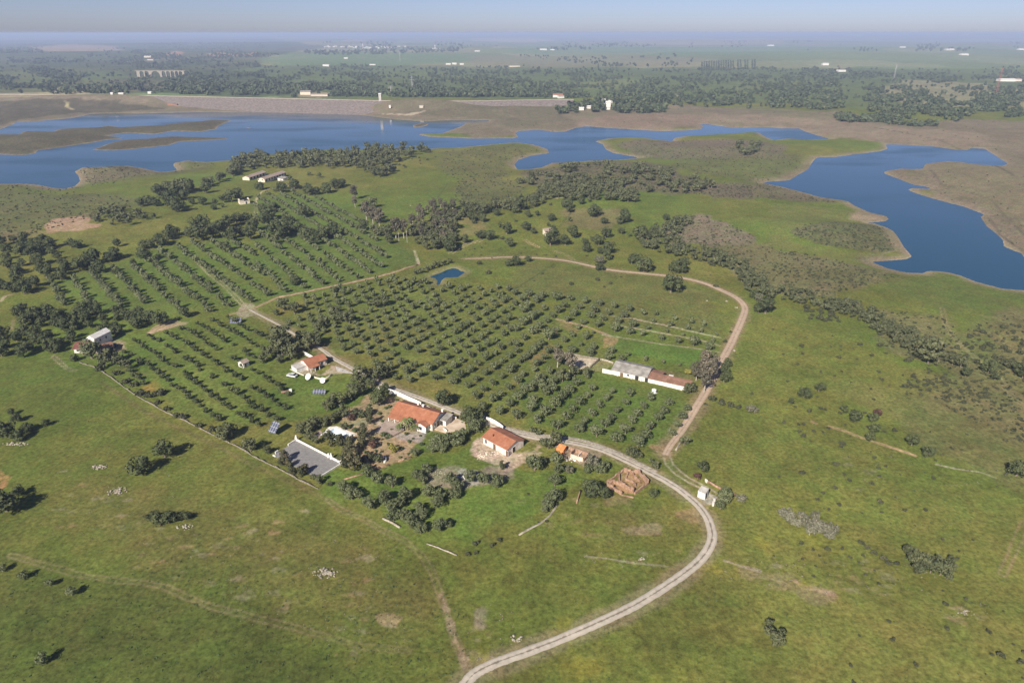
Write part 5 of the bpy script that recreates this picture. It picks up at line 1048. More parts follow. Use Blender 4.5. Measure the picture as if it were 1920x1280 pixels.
for k, (lm, tm, ca, ta, fa, nv, nm, cat, wd) in KIND.items():
    L = []
    for i in range(nv):
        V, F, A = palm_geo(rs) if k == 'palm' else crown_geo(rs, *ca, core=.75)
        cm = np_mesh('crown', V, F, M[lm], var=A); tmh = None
        if ta: o = trunk_mesh(ta[0], ta[1], ta[2], ta[3], M[tm], random).build('trunk', M[tm]); tmh = o.data; bpy.data.objects.remove(o)
        L.append((cm, tmh))
    FL_ = [crown_geo(rs, *fa, core=.75) for _ in range(4)] if fa else None
    PROTO[k] = (L, FL_)
PL = []      # kind, px, py, R
def T(kind, ox, oy, pts, sc=4.0, base=.75):
    """crowns read off an enlarged view: centre and radius; the foot sits `base` radii below the centre"""
    if kind == 'olive': pts = [(a, b, c*1.13) for a, b, c in pts]
    for x, y, r in pts: PL.append((kind, ox+x/sc, oy+(y+r*base)/sc, r/sc, None))
def inpoly(P, x, y): return sdpoly(P, x, y) > 0
def scatter(kind, P, n, R0, R1, seed=0, clump=0.0, cs=30.0, keep=None):
    r = np.random.RandomState(seed); a = np.array(P, float); out = 0; tries = 0
    while out < n and tries < 30:
        tries += 1; x = r.uniform(a[:, 0].min(), a[:, 0].max(), 2000); y = r.uniform(a[:, 1].min(), a[:, 1].max(), 2000)
        m = inpoly(P, x, y)
        if clump: m &= (fbm(x/cs, y/(cs*.35), seed+5, 3)+r.uniform(-.15, .15, 2000)) > clump
        x, y = x[m][:n-out], y[m][:n-out]; out += len(x)
        for i in range(len(x)): PL.append((kind, x[i], y[i], None, r.uniform(R0, R1)))
def lattice(kind, P, org, a_deg, a_len, b_deg, b_len, R0, R1, jit=.5, prob=.95, seed=1):
    r = np.random.RandomState(seed); W = atp(P); wa = np.array(W); o = ray0(org[0], org[1], 7); c = (wa[:, 0].mean(), wa[:, 1].mean())
    A = np.array([math.cos(math.radians(a_deg)), math.sin(math.radians(a_deg))])*a_len; B = np.array([math.cos(math.radians(b_deg)), math.sin(math.radians(b_deg))])*b_len
    i, j = np.meshgrid(np.arange(-60, 61), np.arange(-60, 61)); X = o[0]+i*A[0]+j*B[0]; Y = o[1]+i*A[1]+j*B[1]
    # bring the index origin near the polygon
    X = X.ravel(); Y = Y.ravel(); m = inpoly(W, X, Y) & (r.uniform(0, 1, X.size) < prob); X = X[m]+r.normal(0, jit, m.sum()); Y = Y[m]+r.normal(0, jit, m.sum())
    for k in range(len(X)): PL.append((kind, ('w', X[k]), Y[k], None, r.uniform(R0, R1)))
# --- traced single trees (views: left/top corner, x, y, radius in the 4x enlargement)
T('oak', 0, 640, [(95,525,33),(130,570,42),(350,605,33),(60,660,80),(150,700,58),(215,640,48),(10,620,35),(1240,805,85),(1060,925,88),(50,1180,125),(150,1110,50),(20,60,70),(180,70,58),(410,50,48),(560,120,35)])
T('wood', 0, 640, [(790,150,60),(840,120,58),(900,150,48),(960,180,42),(1680,690,70),(1740,670,55),(1880,780,60)])
T('olive2', 0, 640, [(690,60,92)])
T('bush', 0, 640, [(880,220,40),(950,280,38),(1010,300,40),(1050,370,45),(1110,390,40),(1160,375,40),(1205,360,48),(1180,440,34),(1250,490,34),(1320,540,34),(1380,540,40),(1500,610,38),(1590,640,34),(750,180,45)])
T('oak', 0, 950, [(1110,60,60),(1170,85,60),(1230,70,62),(1290,60,55),(1350,60,42)], 3.88)
T('olive', 0, 950, [(25,440,32),(180,490,38),(365,550,30),(525,615,35),(310,1105,45)], 3.88)
T('wood', 480, 640, [(60,120,50),(120,70,60),(200,60,68),(260,90,60),(320,40,50),(180,130,40),(240,20,58),(400,20,58),(460,10,48),(780,270,70),(860,240,58),(920,240,75),(960,200,40),(740,370,60),(800,360,50),(620,440,58),(570,470,48),(530,490,40)])
T('oak', 480, 640, [(920,420,82),(1400,420,80),(1600,560,82),(1660,545,60),(980,350,45)])
T('olive2', 480, 640, [(860,310,45),(1360,760,68),(1440,740,68),(1500,730,66),(1550,690,62),(1390,800,48),(1320,800,48),(1190,830,38),(1640,640,62),(1700,600,38)])
T('con', 480, 640, [(560,740,62),(640,760,55),(800,690,58),(800,760,50),(850,590,38),(700,800,58),(740,900,85),(670,900,58),(690,850,55),(90,810,40),(220,870,48),(190,900,38),(280,960,48),(370,955,44),(340,990,36),(860,870,44),(240,920,36)])
T('wood', 480, 640, [(660,530,50),(600,560,40),(560,590,42),(500,610,48),(440,620,52),(380,640,58),(340,655,50),(400,705,38),(450,740,36),(700,410,42),(660,640,30),(920,880,40),(830,945,36),(480,1040,36),(430,1020,30)])
T('yellow', 480, 640, [(1030,790,48)]); T('red', 480, 640, [(880,760,46),(725,560,38)]); T('palm', 480, 640, [(1140,620,60),(1200,640,45),(1080,640,38)])
T('lush', 480, 640, [(825,520,24),(925,530,22),(1020,655,20),(960,685,30),(1000,700,22),(1130,680,22),(1000,480,18),(975,490,18),(860,495,12),(740,650,30),(700,630,24),(1240,760,22),(1150,740,20),(600,655,20),(1060,430,16),(1110,440,16),(940,820,14),(900,815,14),(1080,860,16),(1120,870,14),(1280,670,18),(1230,700,14),(950,590,16),(1180,720,14)])
T('olive2', 480, 640, [(660,1090,58),(720,1130,68),(770,1140,48),(910,1020,58),(850,1210,58),(1120,1150,68),(1060,1210,58),(1010,1230,58),(1250,1040,42),(1290,1120,58),(1380,1150,68),(1360,1200,58),(1510,1080,58),(1500,1140,48),(1810,1040,68),(1220,1240,48),(1460,1140,40)]); T('con', 480, 640, [(1850,930,36)])
T('olive2', 480, 950, [(1000,60,58),(1080,50,58),(1200,50,58),(1130,110,58),(1200,150,58),(1340,130,55),(1400,120,36)], 3.88)
T('bush', 480, 950, [(1600,250,30),(1720,265,26),(1770,225,30),(1540,330,28),(1600,320,24)], 3.88); T('bush', 960, 950, [(250,95,18),(190,105,12)], 3.88); T('olive2', 960, 950, [(240,10,35)], 3.88)
T('olive', 960, 640, [(35,550,42),(140,490,45),(180,580,42),(45,405,40),(95,350,42),(190,285,42),(250,370,42),(250,520,46),(320,460,42),(340,620,48),(375,410,42),(405,555,40),(425,360,38),(480,300,38),(455,500,38),(500,645,44),(505,445,40),(540,595,34),(600,345,32),(600,530,38),(560,400,30),(650,470,36),(635,670,52),(700,610,42),(705,420,32),(750,370,28),(740,565,38),(790,505,36),(780,715,48),(850,655,48),(850,455,30),(885,385,32),(900,590,36),(935,535,36),(940,750,50),(1000,695,42),(985,485,32),(1030,415,38),(1035,630,44),(1090,570,36),(1130,515,38),(1175,455,32),(1195,680,36),(1240,620,34),(1275,555,34),(1310,495,30),(130,350,40),(300,300,40),(230,320,42),(160,440,40),(350,270,38)])
T('olive2', 960, 640, [(170,910,75),(215,900,50),(330,870,58),(340,950,50),(320,1040,56),(300,1150,78),(270,1200,56),(340,1160,48),(570,950,48),(660,950,55),(700,930,38),(1580,1160,68),(1560,1220,48),(1600,1130,48)])
T('bare', 960, 640, [(430,950,44),(600,880,66),(1710,1160,48),(640,930,40)])
T('oak', 960, 640, [(620,1100,90),(690,1135,56),(560,1080,48),(1060,1130,42),(1430,930,50),(1590,200,48),(1590,270,50),(1620,160,38)])
T('wood', 960, 640, [(900,840,48),(950,850,34),(870,830,30),(1075,930,34),(1040,900,28),(330,730,58),(270,770,48),(240,755,40),(150,670,30),(200,680,30),(1290,745,42),(560,240,44),(470,220,48),(380,260,56)])
T('red', 960, 640, [(1390,1000,42)])
T('euc', 960, 640, [(1430,200,72),(1380,250,56),(1460,270,74),(1440,335,58),(1500,190,48),(340,150,60),(430,200,55)]); T('wood', 960, 640, [(1340,350,48),(1310,360,38)]); T('yellow', 960, 640, [(1320,225,30)])
T('bush', 960, 640, [(1500,410,38),(1580,440,42),(1640,460,36),(1700,480,28),(1450,460,18),(1800,380,18),(120,1130,18),(920,355,12)]); T('bare', 960, 640, [(1780,495,40),(1820,505,34)])
T('oak', 1440, 640, [(270,380,54),(380,340,44),(170,445,28),(570,500,38),(650,560,54),(780,570,44),(790,645,48),(760,710,44),(1075,735,58),(1190,825,54),(1860,950,78),(1650,190,58),(1480,230,44),(1700,260,38),(1880,200,58),(1910,240,48)])
T('red', 1440, 640, [(820,530,44)]); T('bush', 1440, 640, [(950,650,28),(310,510,24)])
T('wood', 1440, 640, [(1200,90,100),(1160,60,80),(1270,120,58),(1380,140,48),(1440,160,48)])
T('bush', 1440, 640, [(250,20,25),(115,90,12),(545,25,15),(545,55,12),(530,105,22),(635,45,10),(665,125,12),(780,95,20),(885,80,17),(830,220,17),(840,15,30),(120,595,22),(230,610,18),(265,610,22),(235,665,22),(270,695,30),(345,660,22),(415,670,18),(450,640,20),(320,740,12),(555,750,30),(545,780,20),(510,905,30),(460,905,8),(255,970,35),(80,1005,15),(380,945,9),(565,985,20),(610,1030,22),(505,1080,27),(410,1125,20),(370,1170,20),(530,1210,25),(455,1245,18),(800,860,22),(825,935,22),(885,925,18),(830,995,20),(775,1050,25),(990,990,12),(1240,1010,22),(845,1185,30),(960,1160,15),(1025,1255,22),(1180,1250,22),(780,1220,10),(850,1270,15),(905,325,12),(1030,320,30),(850,275,20),(1120,285,25),(1200,280,25),(1510,335,20),(475,35,10),(1580,440,18),(690,10,25),(770,820,12),(605,860,9),(1715,1080,10),(1070,120,34),(1040,130,28)])
T('bush', 1440, 950, [(440,10,15),(830,30,15),(995,12,20),(1145,12,18),(685,40,10),(890,115,8),(1070,130,12),(1270,225,20),(1350,210,8),(1490,230,15),(1385,310,15),(1380,365,15),(430,290,28),(595,355,22),(690,345,15),(540,290,20),(245,250,25),(325,300,18),(375,345,14),(710,485,22),(880,820,22),(905,945,28),(665,925,15),(1440,655,22),(1290,685,28),(1270,600,14),(1305,870,28),(1605,895,25),(1710,750,13),(1785,990,14),(1690,1055,38),(1630,1060,22),(1835,1105,32),(1855,1040,20),(1075,1135,22),(605,1140,22),(625,1265,22),(1130,870,8),(1580,1205,10),(1855,1235,15),(670,240,30),(720,280,28),(770,320,30),(840,360,32),(880,390,35),(930,390,30)], 3.88)
T('bare', 1440, 950, [(150,60,62),(100,30,40),(200,100,48),(280,100,56),(340,140,62),(400,130,62),(465,150,52),(350,70,48),(300,170,44),(440,195,44),(240,60,40)], 3.88)
T('wood', 1440, 950, [(1020,320,58),(1060,370,56),(1120,400,66),(1180,430,66),(1250,450,64),(1310,430,56),(1220,380,46),(1300,490,46),(1080,450,46),(1330,380,36),(60,960,58),(10,900,46),(5,850,36),(90,920,42)], 3.88)
T('olive', 960, 340, [(20,830,30),(75,875,32),(125,840,32),(180,880,37),(225,850,30),(330,860,38),(440,875,24),(545,897,26),(655,908,30),(765,930,27),(880,950,30),(985,982,25),(1075,987,20),(1220,1022,23),(1345,1045,24),(1435,1063,22),(1060,1042,22),(1190,1070,24),(835,1000,30),(800,1045,30),(905,1070,32),(1020,1095,22),(1160,1118,20),(1310,1095,23),(1410,1115,23),(720,980,32),(680,1020,32),(615,960,34),(585,1000,32),(505,940,28),(460,980,38),(395,925,27),(350,960,34),(300,1000,27),(235,945,32),(190,985,30),(120,925,32),(140,1010,38),(80,955,35),(20,910,27),(90,1045,40),(260,1040,28),(420,1025,35),(530,1050,28),(640,1070,30),(770,1095,38),(880,1120,32),(980,1140,26),(1280,1145,18),(1120,1170,28),(1245,1190,30),(1360,1200,42),(1480,1235,35),(1505,1190,22),(1535,1145,14),(30,1095,35),(210,1080,32),(330,1115,28),(495,1095,20),(605,1130,18),(155,1120,35),(275,1150,45),(450,1145,25),(550,1160,32),(395,1185,28),(515,1215,25),(90,1170,30),(220,1210,28),(30,1215,32),(340,1235,25),(160,1255,30),(280,1265,35),(450,1260,35),(610,1240,30),(740,1265,30)])
T('olive', 960, 640, [(580,80,38),(745,70,20),(720,110,35),(820,130,30),(870,95,20),(1000,125,22),(1135,150,18),(1255,175,12),(65,140,28),(180,165,30),(120,100,25),(245,115,30),(20,180,28),(75,240,30)])
T('oak', 960, 340, [(30,600,45),(125,580,30),(120,245,30),(185,240,25),(295,270,35),(110,340,40),(160,370,30),(290,430,70),(400,440,50),(460,380,55),(560,500,40),(545,450,35),(700,390,45),(650,440,50),(720,500,55),(660,520,30),(720,555,45),(820,370,30),(655,640,38),(1190,770,85),(990,620,75),(930,580,50),(1250,640,60),(1290,600,40),(1280,660,40),(1190,650,35),(900,590,40),(600,230,50),(610,200,40),(640,220,40),(840,270,50),(840,240,40),(810,295,35),(1155,270,30),(960,390,60),(1060,370,35),(430,210,35),(400,165,40),(440,175,35),(520,150,30),(1900,930,80),(1850,950,50),(1810,850,40),(60,170,60),(30,210,40),(275,320,20),(310,350,30),(980,360,40)])
T('bare', 960, 340, [(655,585,42),(1850,870,36)]); T('bush', 960, 340, [(25,290,18),(560,550,15),(640,725,25),(740,755,22),(445,755,25),(815,710,14),(230,685,14),(310,640,10),(165,740,12),(1500,610,30),(1530,770,28),(290,165,18),(150,190,15),(470,115,18),(1640,1120,15),(1600,1190,25),(690,785,12),(100,495,8),(65,535,10),(185,545,8),(255,545,10),(330,555,14),(1490,700,9)])
T('oak', 480, 340, [(40,35,40),(190,50,50),(290,25,45),(400,70,50),(450,70,40),(530,50,50),(590,20,50),(640,10,40),(60,210,50),(100,240,68),(140,200,40),(60,280,50),(230,290,40),(360,230,50),(180,360,88),(250,340,50),(330,360,50),(390,400,58),(470,400,60),(580,370,58),(440,440,50),(540,380,50),(800,330,50),(300,740,50),(1620,265,45),(1560,430,45),(1680,400,45),(1750,400,50),(1880,360,50),(1900,460,40),(1440,450,60),(1450,480,58),(1900,610,38)])
T('euc', 480, 340, [(740,110,38),(745,170,32),(830,270,50),(880,290,48),(930,330,46),(1050,390,50),(1110,390,46)]); T('wood', 480, 340, [(880,170,38),(900,380,45),(980,390,55),(1000,440,40),(150,440,35),(200,1180,95),(360,1170,58),(440,1180,58),(210,930,55),(290,960,46),(600,990,50),(700,1030,50),(640,1020,44),(520,1060,50),(460,1090,40),(960,900,45),(900,920,40)])
T('wood', 480, 340, [(1200,680,24),(1240,670,27),(1290,650,27),(1330,635,27),(1370,620,29),(1410,610,27),(1455,600,24)]); T('bush', 480, 340, [(1240,735,34),(1430,765,30),(1845,415,24),(1670,600,28),(1745,670,28),(1600,510,8),(1640,500,10),(1690,490,12),(1720,460,8),(1620,545,9),(1690,545,9),(1565,545,9),(1770,570,8),(1830,500,8),(1500,330,30)])
T('oak', 0, 340, [(1200,70,58),(1270,110,60),(1320,60,58),(1380,100,50),(1260,40,48),(1420,40,58),(1550,50,50),(1440,150,30),(1525,148,38),(1620,155,30),(1680,130,40),(1740,110,60),(1790,100,50),(1605,195,25),(1670,180,20),(1050,160,42),(1110,150,42),(1170,150,48),(1290,170,58),(1340,185,60),(1155,260,24),(880,460,40),(1080,475,42),(1130,470,42),(1210,440,58),(1260,400,50),(1300,370,58),(1090,545,68),(880,540,55),(820,570,44),(700,570,68),(600,620,68),(740,640,58),(650,600,50),(870,680,35),(1000,610,35),(1175,590,35),(1430,380,50),(1500,330,78),(1520,390,70),(1600,370,68),(1660,340,58),(1720,300,58),(1780,290,50),(1850,270,50),(1750,380,58),(1820,370,50),(1880,390,58),(1690,490,48),(1740,420,45),(1900,330,58),(1200,1030,70),(1400,980,50),(1510,750,30),(1570,760,24)])
T('oak', 440, 300, [(500,525,105),(1490,270,55),(1680,310,60),(1130,370,60),(1200,480,80),(900,580,80),(1010,530,70)], 10.667)
# --- woods and belts
LAKEWOOD = [(400,345),(430,322),(452,296),(480,290),(520,292),(600,290),(680,284),(735,268),(790,270),(812,284),(765,296),(742,306),(745,320),(715,336),(690,328),(676,316),(600,318),(530,316),(480,318),(455,322),(400,348),(350,366),(300,374),(290,360)]
scatter('wood', LAKEWOOD, 330, 2.8, 5.0, 2); scatter('bush', [(760,285),(830,290),(800,305),(740,320),(700,340)], 20, 1, 2, 3)
scatter('wood', [(165,410),(185,392),(215,388),(250,398),(275,405),(270,420),(235,424),(180,420)], 46, 1.6, 3.0, 4)
scatter('oak', [(0,452),(50,448),(100,455),(150,462),(155,470),(120,480),(130,500),(132,525),(90,540),(40,555),(0,545)], 75, 2.2, 4.4, 5, clump=-.18, cs=40)
scatter('oak', [(35,578),(90,585),(150,580),(175,588),(235,583),(300,592),(345,595),(320,610),(240,618),(215,632),(185,625),(150,628),(135,645),(90,650),(40,640),(30,600)], 105, 2.0, 3.6, 6)
scatter('oak', [(0,630),(30,635),(60,640),(110,645),(120,660),(70,668),(0,668)], 18, 2.2, 3.6, 7)
scatter('wood', [(800,425),(812,410),(840,395),(900,390),(980,378),(1010,362),(1000,350),(970,345),(1010,322),(1100,308),(1200,308),(1260,328),(1330,342),(1345,354),(1290,362),(1210,362),(1190,382),(1140,376),(1090,382),(1040,372),(1000,392),(960,400),(900,402),(860,412),(850,470),(790,470),(770,440)], 470, 2.0, 4.2, 8, clump=-.12, cs=26)
scatter('euc', [(775,400),(810,385),(850,392),(862,415),(855,455),(820,470),(785,465),(770,430)], 42, 2.0, 3.0, 9)
scatter('wood', [(1190,445),(1230,432),(1285,408),(1298,420),(1262,448),(1300,468),(1350,478),(1400,498),(1440,540),(1445,560),(1400,548),(1380,512),(1330,495),(1255,480),(1196,462)], 230, 1.5, 3.0, 10)
scatter('wood', [(1420,542),(1500,546),(1560,562),(1620,575),(1680,610),(1730,640),(1765,668),(1810,690),(1760,684),(1700,655),(1640,622),(1600,597),(1540,580),(1450,562)], 260, 1.1, 2.2, 11)
scatter('bush', [(1500,575),(1560,585),(1575,605),(1520,605)], 22, 1.2, 2.4, 12)
scatter('wood', [(1370,282),(1395,266),(1425,270),(1420,286),(1395,294)], 34, 2.4, 4, 13); scatter('wood', [(1385,244),(1420,243),(1424,249),(1390,249)], 10, 2, 3.5, 14)
scatter('oak', [(800,390),(1000,400),(1200,400),(1300,420),(1180,470),(1000,440),(850,450)], 22, 1.6, 3.2, 15)
scatter('bush', [(1450,590),(1700,680),(1780,720),(1900,760),(1900,900),(1700,860),(1500,800),(1440,640)], 46, .5, 1.1, 16)
scatter('bush', [(1740,650),(1920,600),(1920,700),(1860,700)], 60, .8, 2.0, 17); scatter('bush', [(1660,700),(1760,705),(1880,740),(1820,760),(1700,740)], 46, .6, 1.4, 18)
scatter('wood', [(1880,690),(1920,680),(1920,705),(1890,706)], 7, 2, 3.2, 19)
# --- orchards
XA = [(500,600),(560,562),(660,537),(745,517),(795,532),(820,540),(880,535),(962,543),(962,655),(1045,650),(1055,660),(1060,672),(1052,690),(1110,700),(1085,715),(965,700),(962,780),(900,775),(870,740),(850,725),(740,718),(690,680),(640,660),(560,620)]
lattice('olive', XA, (1000,695+0), 60, 6.2, -26, 7.0, 1.5, 2.15, .33, .95, 21)
lattice('olive', [(962,705),(1085,718),(1010,770),(985,790),(962,790)], (1000,695), 60, 6.2, -26, 7.0, 1.7, 2.2, .5, .95, 22)
UL = [(167,512),(240,500),(300,470),(365,455),(440,440),(478,462),(482,500),(520,552),(470,573),(400,588),(330,588),(280,570),(200,588),(140,580),(90,560),(95,530),(130,530)]
lattice('olive', UL, (262,512), -50, 4.6, 40, 10.2, 1.75, 2.4, .4, .93, 23)
UR = [(482,372),(520,352),(560,365),(600,372),(645,395),(700,435),(735,500),(690,520),(560,548),(525,553),(485,500),(478,440)]
lattice('olive', UR, (512,488), -56, 5.0, 34, 9.6, 1.6, 2.25, .45, .9, 24)
LL = [(240,640),(300,625),(350,610),(430,592),(465,600),(520,650),(500,680),(478,700),(555,745),(545,780),(500,800),(485,830),(440,815),(385,785),(340,765),(300,740),(260,715),(215,685)]
lattice('young', LL, (277,690), -43, 4.7, 47, 6.6, 1.15, 1.85, .35, .93, 25)

GP = [(655,790),(690,760),(740,765),(765,800),(800,835),(770,852),(700,872),(665,850),(650,815)]
scatter('lush', GP, 34, .45, 1.0, 31); scatter('bush', GP, 26, .4, .9, 32); scatter('con', [(655,830),(700,820),(720,850),(700,875),(660,870)], 7, 1.1, 1.7, 33); scatter('wood', [(640,790),(690,768),(700,775),(655,800)], 6, 1.2, 1.8, 34)
scatter('bush', [(798,512),(850,498),(878,508),(874,520),(830,538),(808,532)], 12, .6, 1.2, 41); scatter('bush', [(1445,1040),(1720,1060),(1700,1100),(1500,1080)], 14, .3, .7, 42); scatter('olive2', [(660,890),(900,870),(930,900),(800,960),(740,960)], 9, 1.6, 2.4, 35); scatter('bush', [(560,880),(640,905),(660,900),(600,915)], 8, .6, 1.1, 36)
LM = [('the farmhouse',775,790),('the grey court',577,860),('the empty pool',633,812),('the curved-wall cottage',592,690),('the right cottage',945,835),('the long barn',1210,705),('the brick ruin',1175,905),('the gate hut',1314,930),('the tall white house',175,645),('the tiny orchard hut',462,685),('the farm pond',840,515),('the solar tracker',516,805),('the hill ruin',1033,438),('the long sheds',505,330),('the roofless cottage',460,378),('the earth trench',1640,828),('the gravel road bend',1338,1000),('the orange-walled ruin',1060,850),('the dirt road bend',1397,580),('the sandy pen',1090,678),('the track crossing',468,580),('the rubble heap',860,893),('the grey rock outcrop',610,1074),('the pale thicket',1520,975),('the lake inlet tip',1640,492),('the dirt road fork',1247,850),('the two round oaks',300,858),('the bright green strip',1230,665),('the rusty bare patch',120,415),('the pole pair',756,455),('the water tank',1226,733),('the large field oak',1257,533),('the dark double clump',1740,1055),('the lone road clump',1440,1190),('the meadow boulders',755,398),('the left track fork',10,560),('the wall corner',597,914),('the low right wall end',856,1040),('the reddish shrub',1305,890),('the lakeside wood',640,300),('the east lake promontory',1660,405),('the far right track',1790,640),('the right edge oak',1905,880),('the photo bottom left',60,1240),('the photo bottom right',1880,1240),('the orchard red patch',1010,665),('the bank junction',785,496)]
ORD = ['nearest','second','third','fourth','fifth','sixth','seventh','eighth','ninth','tenth','eleventh','twelfth','thirteenth','fourteenth','fifteenth','sixteenth','seventeenth','eighteenth','nineteenth','twentieth']
_O1 = ['', 'first', 'second', 'third', 'fourth', 'fifth', 'sixth', 'seventh', 'eighth', 'ninth']; _T = {2: 'twenty', 3: 'thirty', 4: 'forty', 5: 'fifty', 6: 'sixty', 7: 'seventy'}
def ordinal(n):
    if n <= 20: return 'first' if n == 1 else ORD[n-1]
    return (_T[n//10][:-1]+'ieth') if n % 10 == 0 else _T[n//10]+'-'+_O1[n % 10]
for nm_, lb_ in (('village_house', 'tiny white house, %s from the left in the distant village'), ('town_house', 'tiny white house, %s from the left in the hazy horizon town')):
    L_ = sorted([o for o in COL.objects if o.type == 'EMPTY' and o.name.split('.')[0] == nm_], key=lambda o: o.location.x/o.location.y)
    for i_, o_ in enumerate(L_): o_['label'] = lb_ % ordinal(i_+1)
def build_plants():
    n = len(PL); px = np.zeros(n); py = np.zeros(n); wx = np.zeros(n); wy = np.zeros(n); iw = np.array([isinstance(p[1], tuple) for p in PL])
    idx = np.where(~iw)[0]; x, y, z = at([PL[i][1] for i in idx], [PL[i][2] for i in idx]); wx[idx] = x; wy[idx] = y
    for i in np.where(iw)[0]: wx[i] = PL[i][1][1]; wy[i] = PL[i][2]
    d = lake_q(wx, wy); wz = hgt(wx, wy); s, c = math.sin(PITCH), math.cos(PITCH)
    dep = wy*c+(CZ-wz)*s; px = 960+1280*wx/dep; py = 640+1280*((CZ-wz)*c-wy*s)/dep
    R = np.array([p[4] if p[4] is not None else p[3]*dep[i]/1280 for i, p in enumerate(PL)])
    rd1, _ = dline([(float(a), float(b)) for a, b in atp(R1)], wx, wy); rd2, _ = dline([(float(a), float(b)) for a, b in atp(R2)], wx, wy)
    ok = np.ones(n, bool); cell = {}
    bad = [(775,790,13),(945,838,12),(596,686,10),(633,812,8),(1180,705,14),(1240,712,12),(578,862,15),(1175,905,8),(175,648,9),(505,333,20),(460,378,8),(1090,678,9),(1052,850,4)]
    bw = [(*[float(q) for q in ray0(a, b, 7)], r) for a, b, r in bad]
    for i in range(n):
        auto = PL[i][4] is not None
        if d[i] < (.8 if not auto else 2.0): ok[i] = False; continue
        if auto and (rd1[i] < 3.2 or rd2[i] < 3.6): ok[i] = False; continue
        if auto and any(math.hypot(wx[i]-a, wy[i]-b) < r for a, b, r in bw): ok[i] = False; continue
        if auto and -sdpoly(wPD, [wx[i]], [wy[i]])[0] < 3 and PL[i][0] != 'wood': ok[i] = False; continue
        g = (int(wx[i]//8), int(wy[i]//8)); near = [j for a in (-1, 0, 1) for b in (-1, 0, 1) for j in cell.get((g[0]+a, g[1]+b), [])]
        if auto and any(math.hypot(wx[i]-wx[j], wy[i]-wy[j]) < .62*(R[i]+R[j])*(.7 if PL[i][0] in ('wood', 'euc') else 1) for j in near): ok[i] = False; continue
        cell.setdefault(g, []).append(i)
    kinds = {}
    for i in np.where(ok)[0]:
        if -60 < px[i] < 1980 and py[i] < 1330: kinds.setdefault(PL[i][0], []).append(i)
    for k, ids in kinds.items():
        lm, tm, ca, ta, fa, nv, nm, cat, wd = KIND[k]; ids = sorted(ids, key=lambda i: -R[i]/dep[i]); cap = 300 if k not in ('wood',) else 290
        ind, rest = ids[:cap], ids[cap:]
        buckets = {}
        for i in ind:
            q = min(range(len(LM)), key=lambda q: math.hypot(px[i]-LM[q][1], (py[i]-LM[q][2])*1.3)); dx, dy = px[i]-LM[q][1], py[i]-LM[q][2]
            dr = ('right of' if dx > 0 else 'left of') if abs(dx) > abs(dy)*1.3 else ('below' if dy > 0 else 'above'); buckets.setdefault((q, dr), []).append((math.hypot(dx, dy), i))
        lab = {}
        for (q, dr), L in buckets.items():
            L.sort()
            for r_, (_, i) in enumerate(L): lab[i] = '%s, %s one %s %s' % (wd, (ORD[0] if r_ == 0 else ordinal(r_+1)), dr, LM[q][0]) if r_ < 78 else '%s, among the farther ones %s %s' % (wd, dr, LM[q][0])
        for i in ind:
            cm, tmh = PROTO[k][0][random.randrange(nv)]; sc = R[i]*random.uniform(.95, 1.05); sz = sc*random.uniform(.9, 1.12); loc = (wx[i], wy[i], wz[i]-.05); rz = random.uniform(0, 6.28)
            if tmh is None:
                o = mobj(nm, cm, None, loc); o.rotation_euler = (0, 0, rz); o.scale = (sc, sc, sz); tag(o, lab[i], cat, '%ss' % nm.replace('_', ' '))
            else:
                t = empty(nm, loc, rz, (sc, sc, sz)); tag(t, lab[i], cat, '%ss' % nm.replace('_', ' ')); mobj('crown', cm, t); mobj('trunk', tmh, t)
        if rest: merged(nm+'_belt', [(wx[i], wy[i], wz[i], R[i]) for i in rest], PROTO[k][1], M[lm], 'mass of farther %s crowns merging into belts and rows' % cat)
        print(k, len(ind), len(rest))
def merged(name, pts, protos, m, label, zs=1.0):
    VV = []; FF = []; AA = []; n = 0; r = np.random.RandomState(len(pts))
    for x, y, z, R_ in pts:
        V, F, A = protos[r.randint(len(protos))]; a = r.uniform(0, 6.28); ca_, sa_ = math.cos(a), math.sin(a)
        W = np.empty_like(V); W[:, 0] = x+R_*(V[:, 0]*ca_-V[:, 1]*sa_); W[:, 1] = y+R_*(V[:, 0]*sa_+V[:, 1]*ca_); W[:, 2] = z+V[:, 2]*R_*zs*r.uniform(.85, 1.15)-.05
        VV.append(W); FF.append(F+n); AA.append(np.clip(A*.7+r.uniform(-.1, .4), 0, 1)); n += len(V)
    o = mobj(name, np_mesh(name, np.concatenate(VV), np.concatenate(FF), m, var=np.concatenate(AA))); return tag(o, label, None, None, 'stuff')
build_plants()
# --- far woods
PL2 = []
def fscatter(P, n, R0, R1, seed, clump=-1, cs=60):
    r = np.random.RandomState(seed); a = np.array(P, float); xs = []; ys = []; c = 0
    while c < n:
        x = r.uniform(a[:, 0].min(), a[:, 0].max(), 6000); y = r.uniform(a[:, 1].min(), a[:, 1].max(), 6000)
        m = inpoly(P, x, y) & ((fbm(x/cs, y/(cs*.16), seed+5, 4)+r.uniform(-.12, .12, 6000)) > clump); xs.append(x[m]); ys.append(y[m]); c += m.sum()
        if m.sum() == 0: break
    x = np.concatenate(xs)[:n]; y = np.concatenate(ys)[:n]; wx, wy, wz = at(x, y); R = r.uniform(R0, R1, len(wx)); return list(zip(wx, wy, wz, R))
farp = [crown_geo(rs, .9, (1, 1, .85), 3, .62, 26, .75, core=.8) for _ in range(5)]
F = []
F += fscatter([(0,178),(0,80),(480,80),(600,94),(480,112),(500,150),(480,180),(250,176)], 2500, 3.5, 6.5, 1, .03)
F += fscatter([(0,166),(120,168),(250,172),(480,176),(700,182),(1000,183),(1000,174),(700,168),(480,160),(250,162)], 900, 4, 7, 2, -.1, 40)
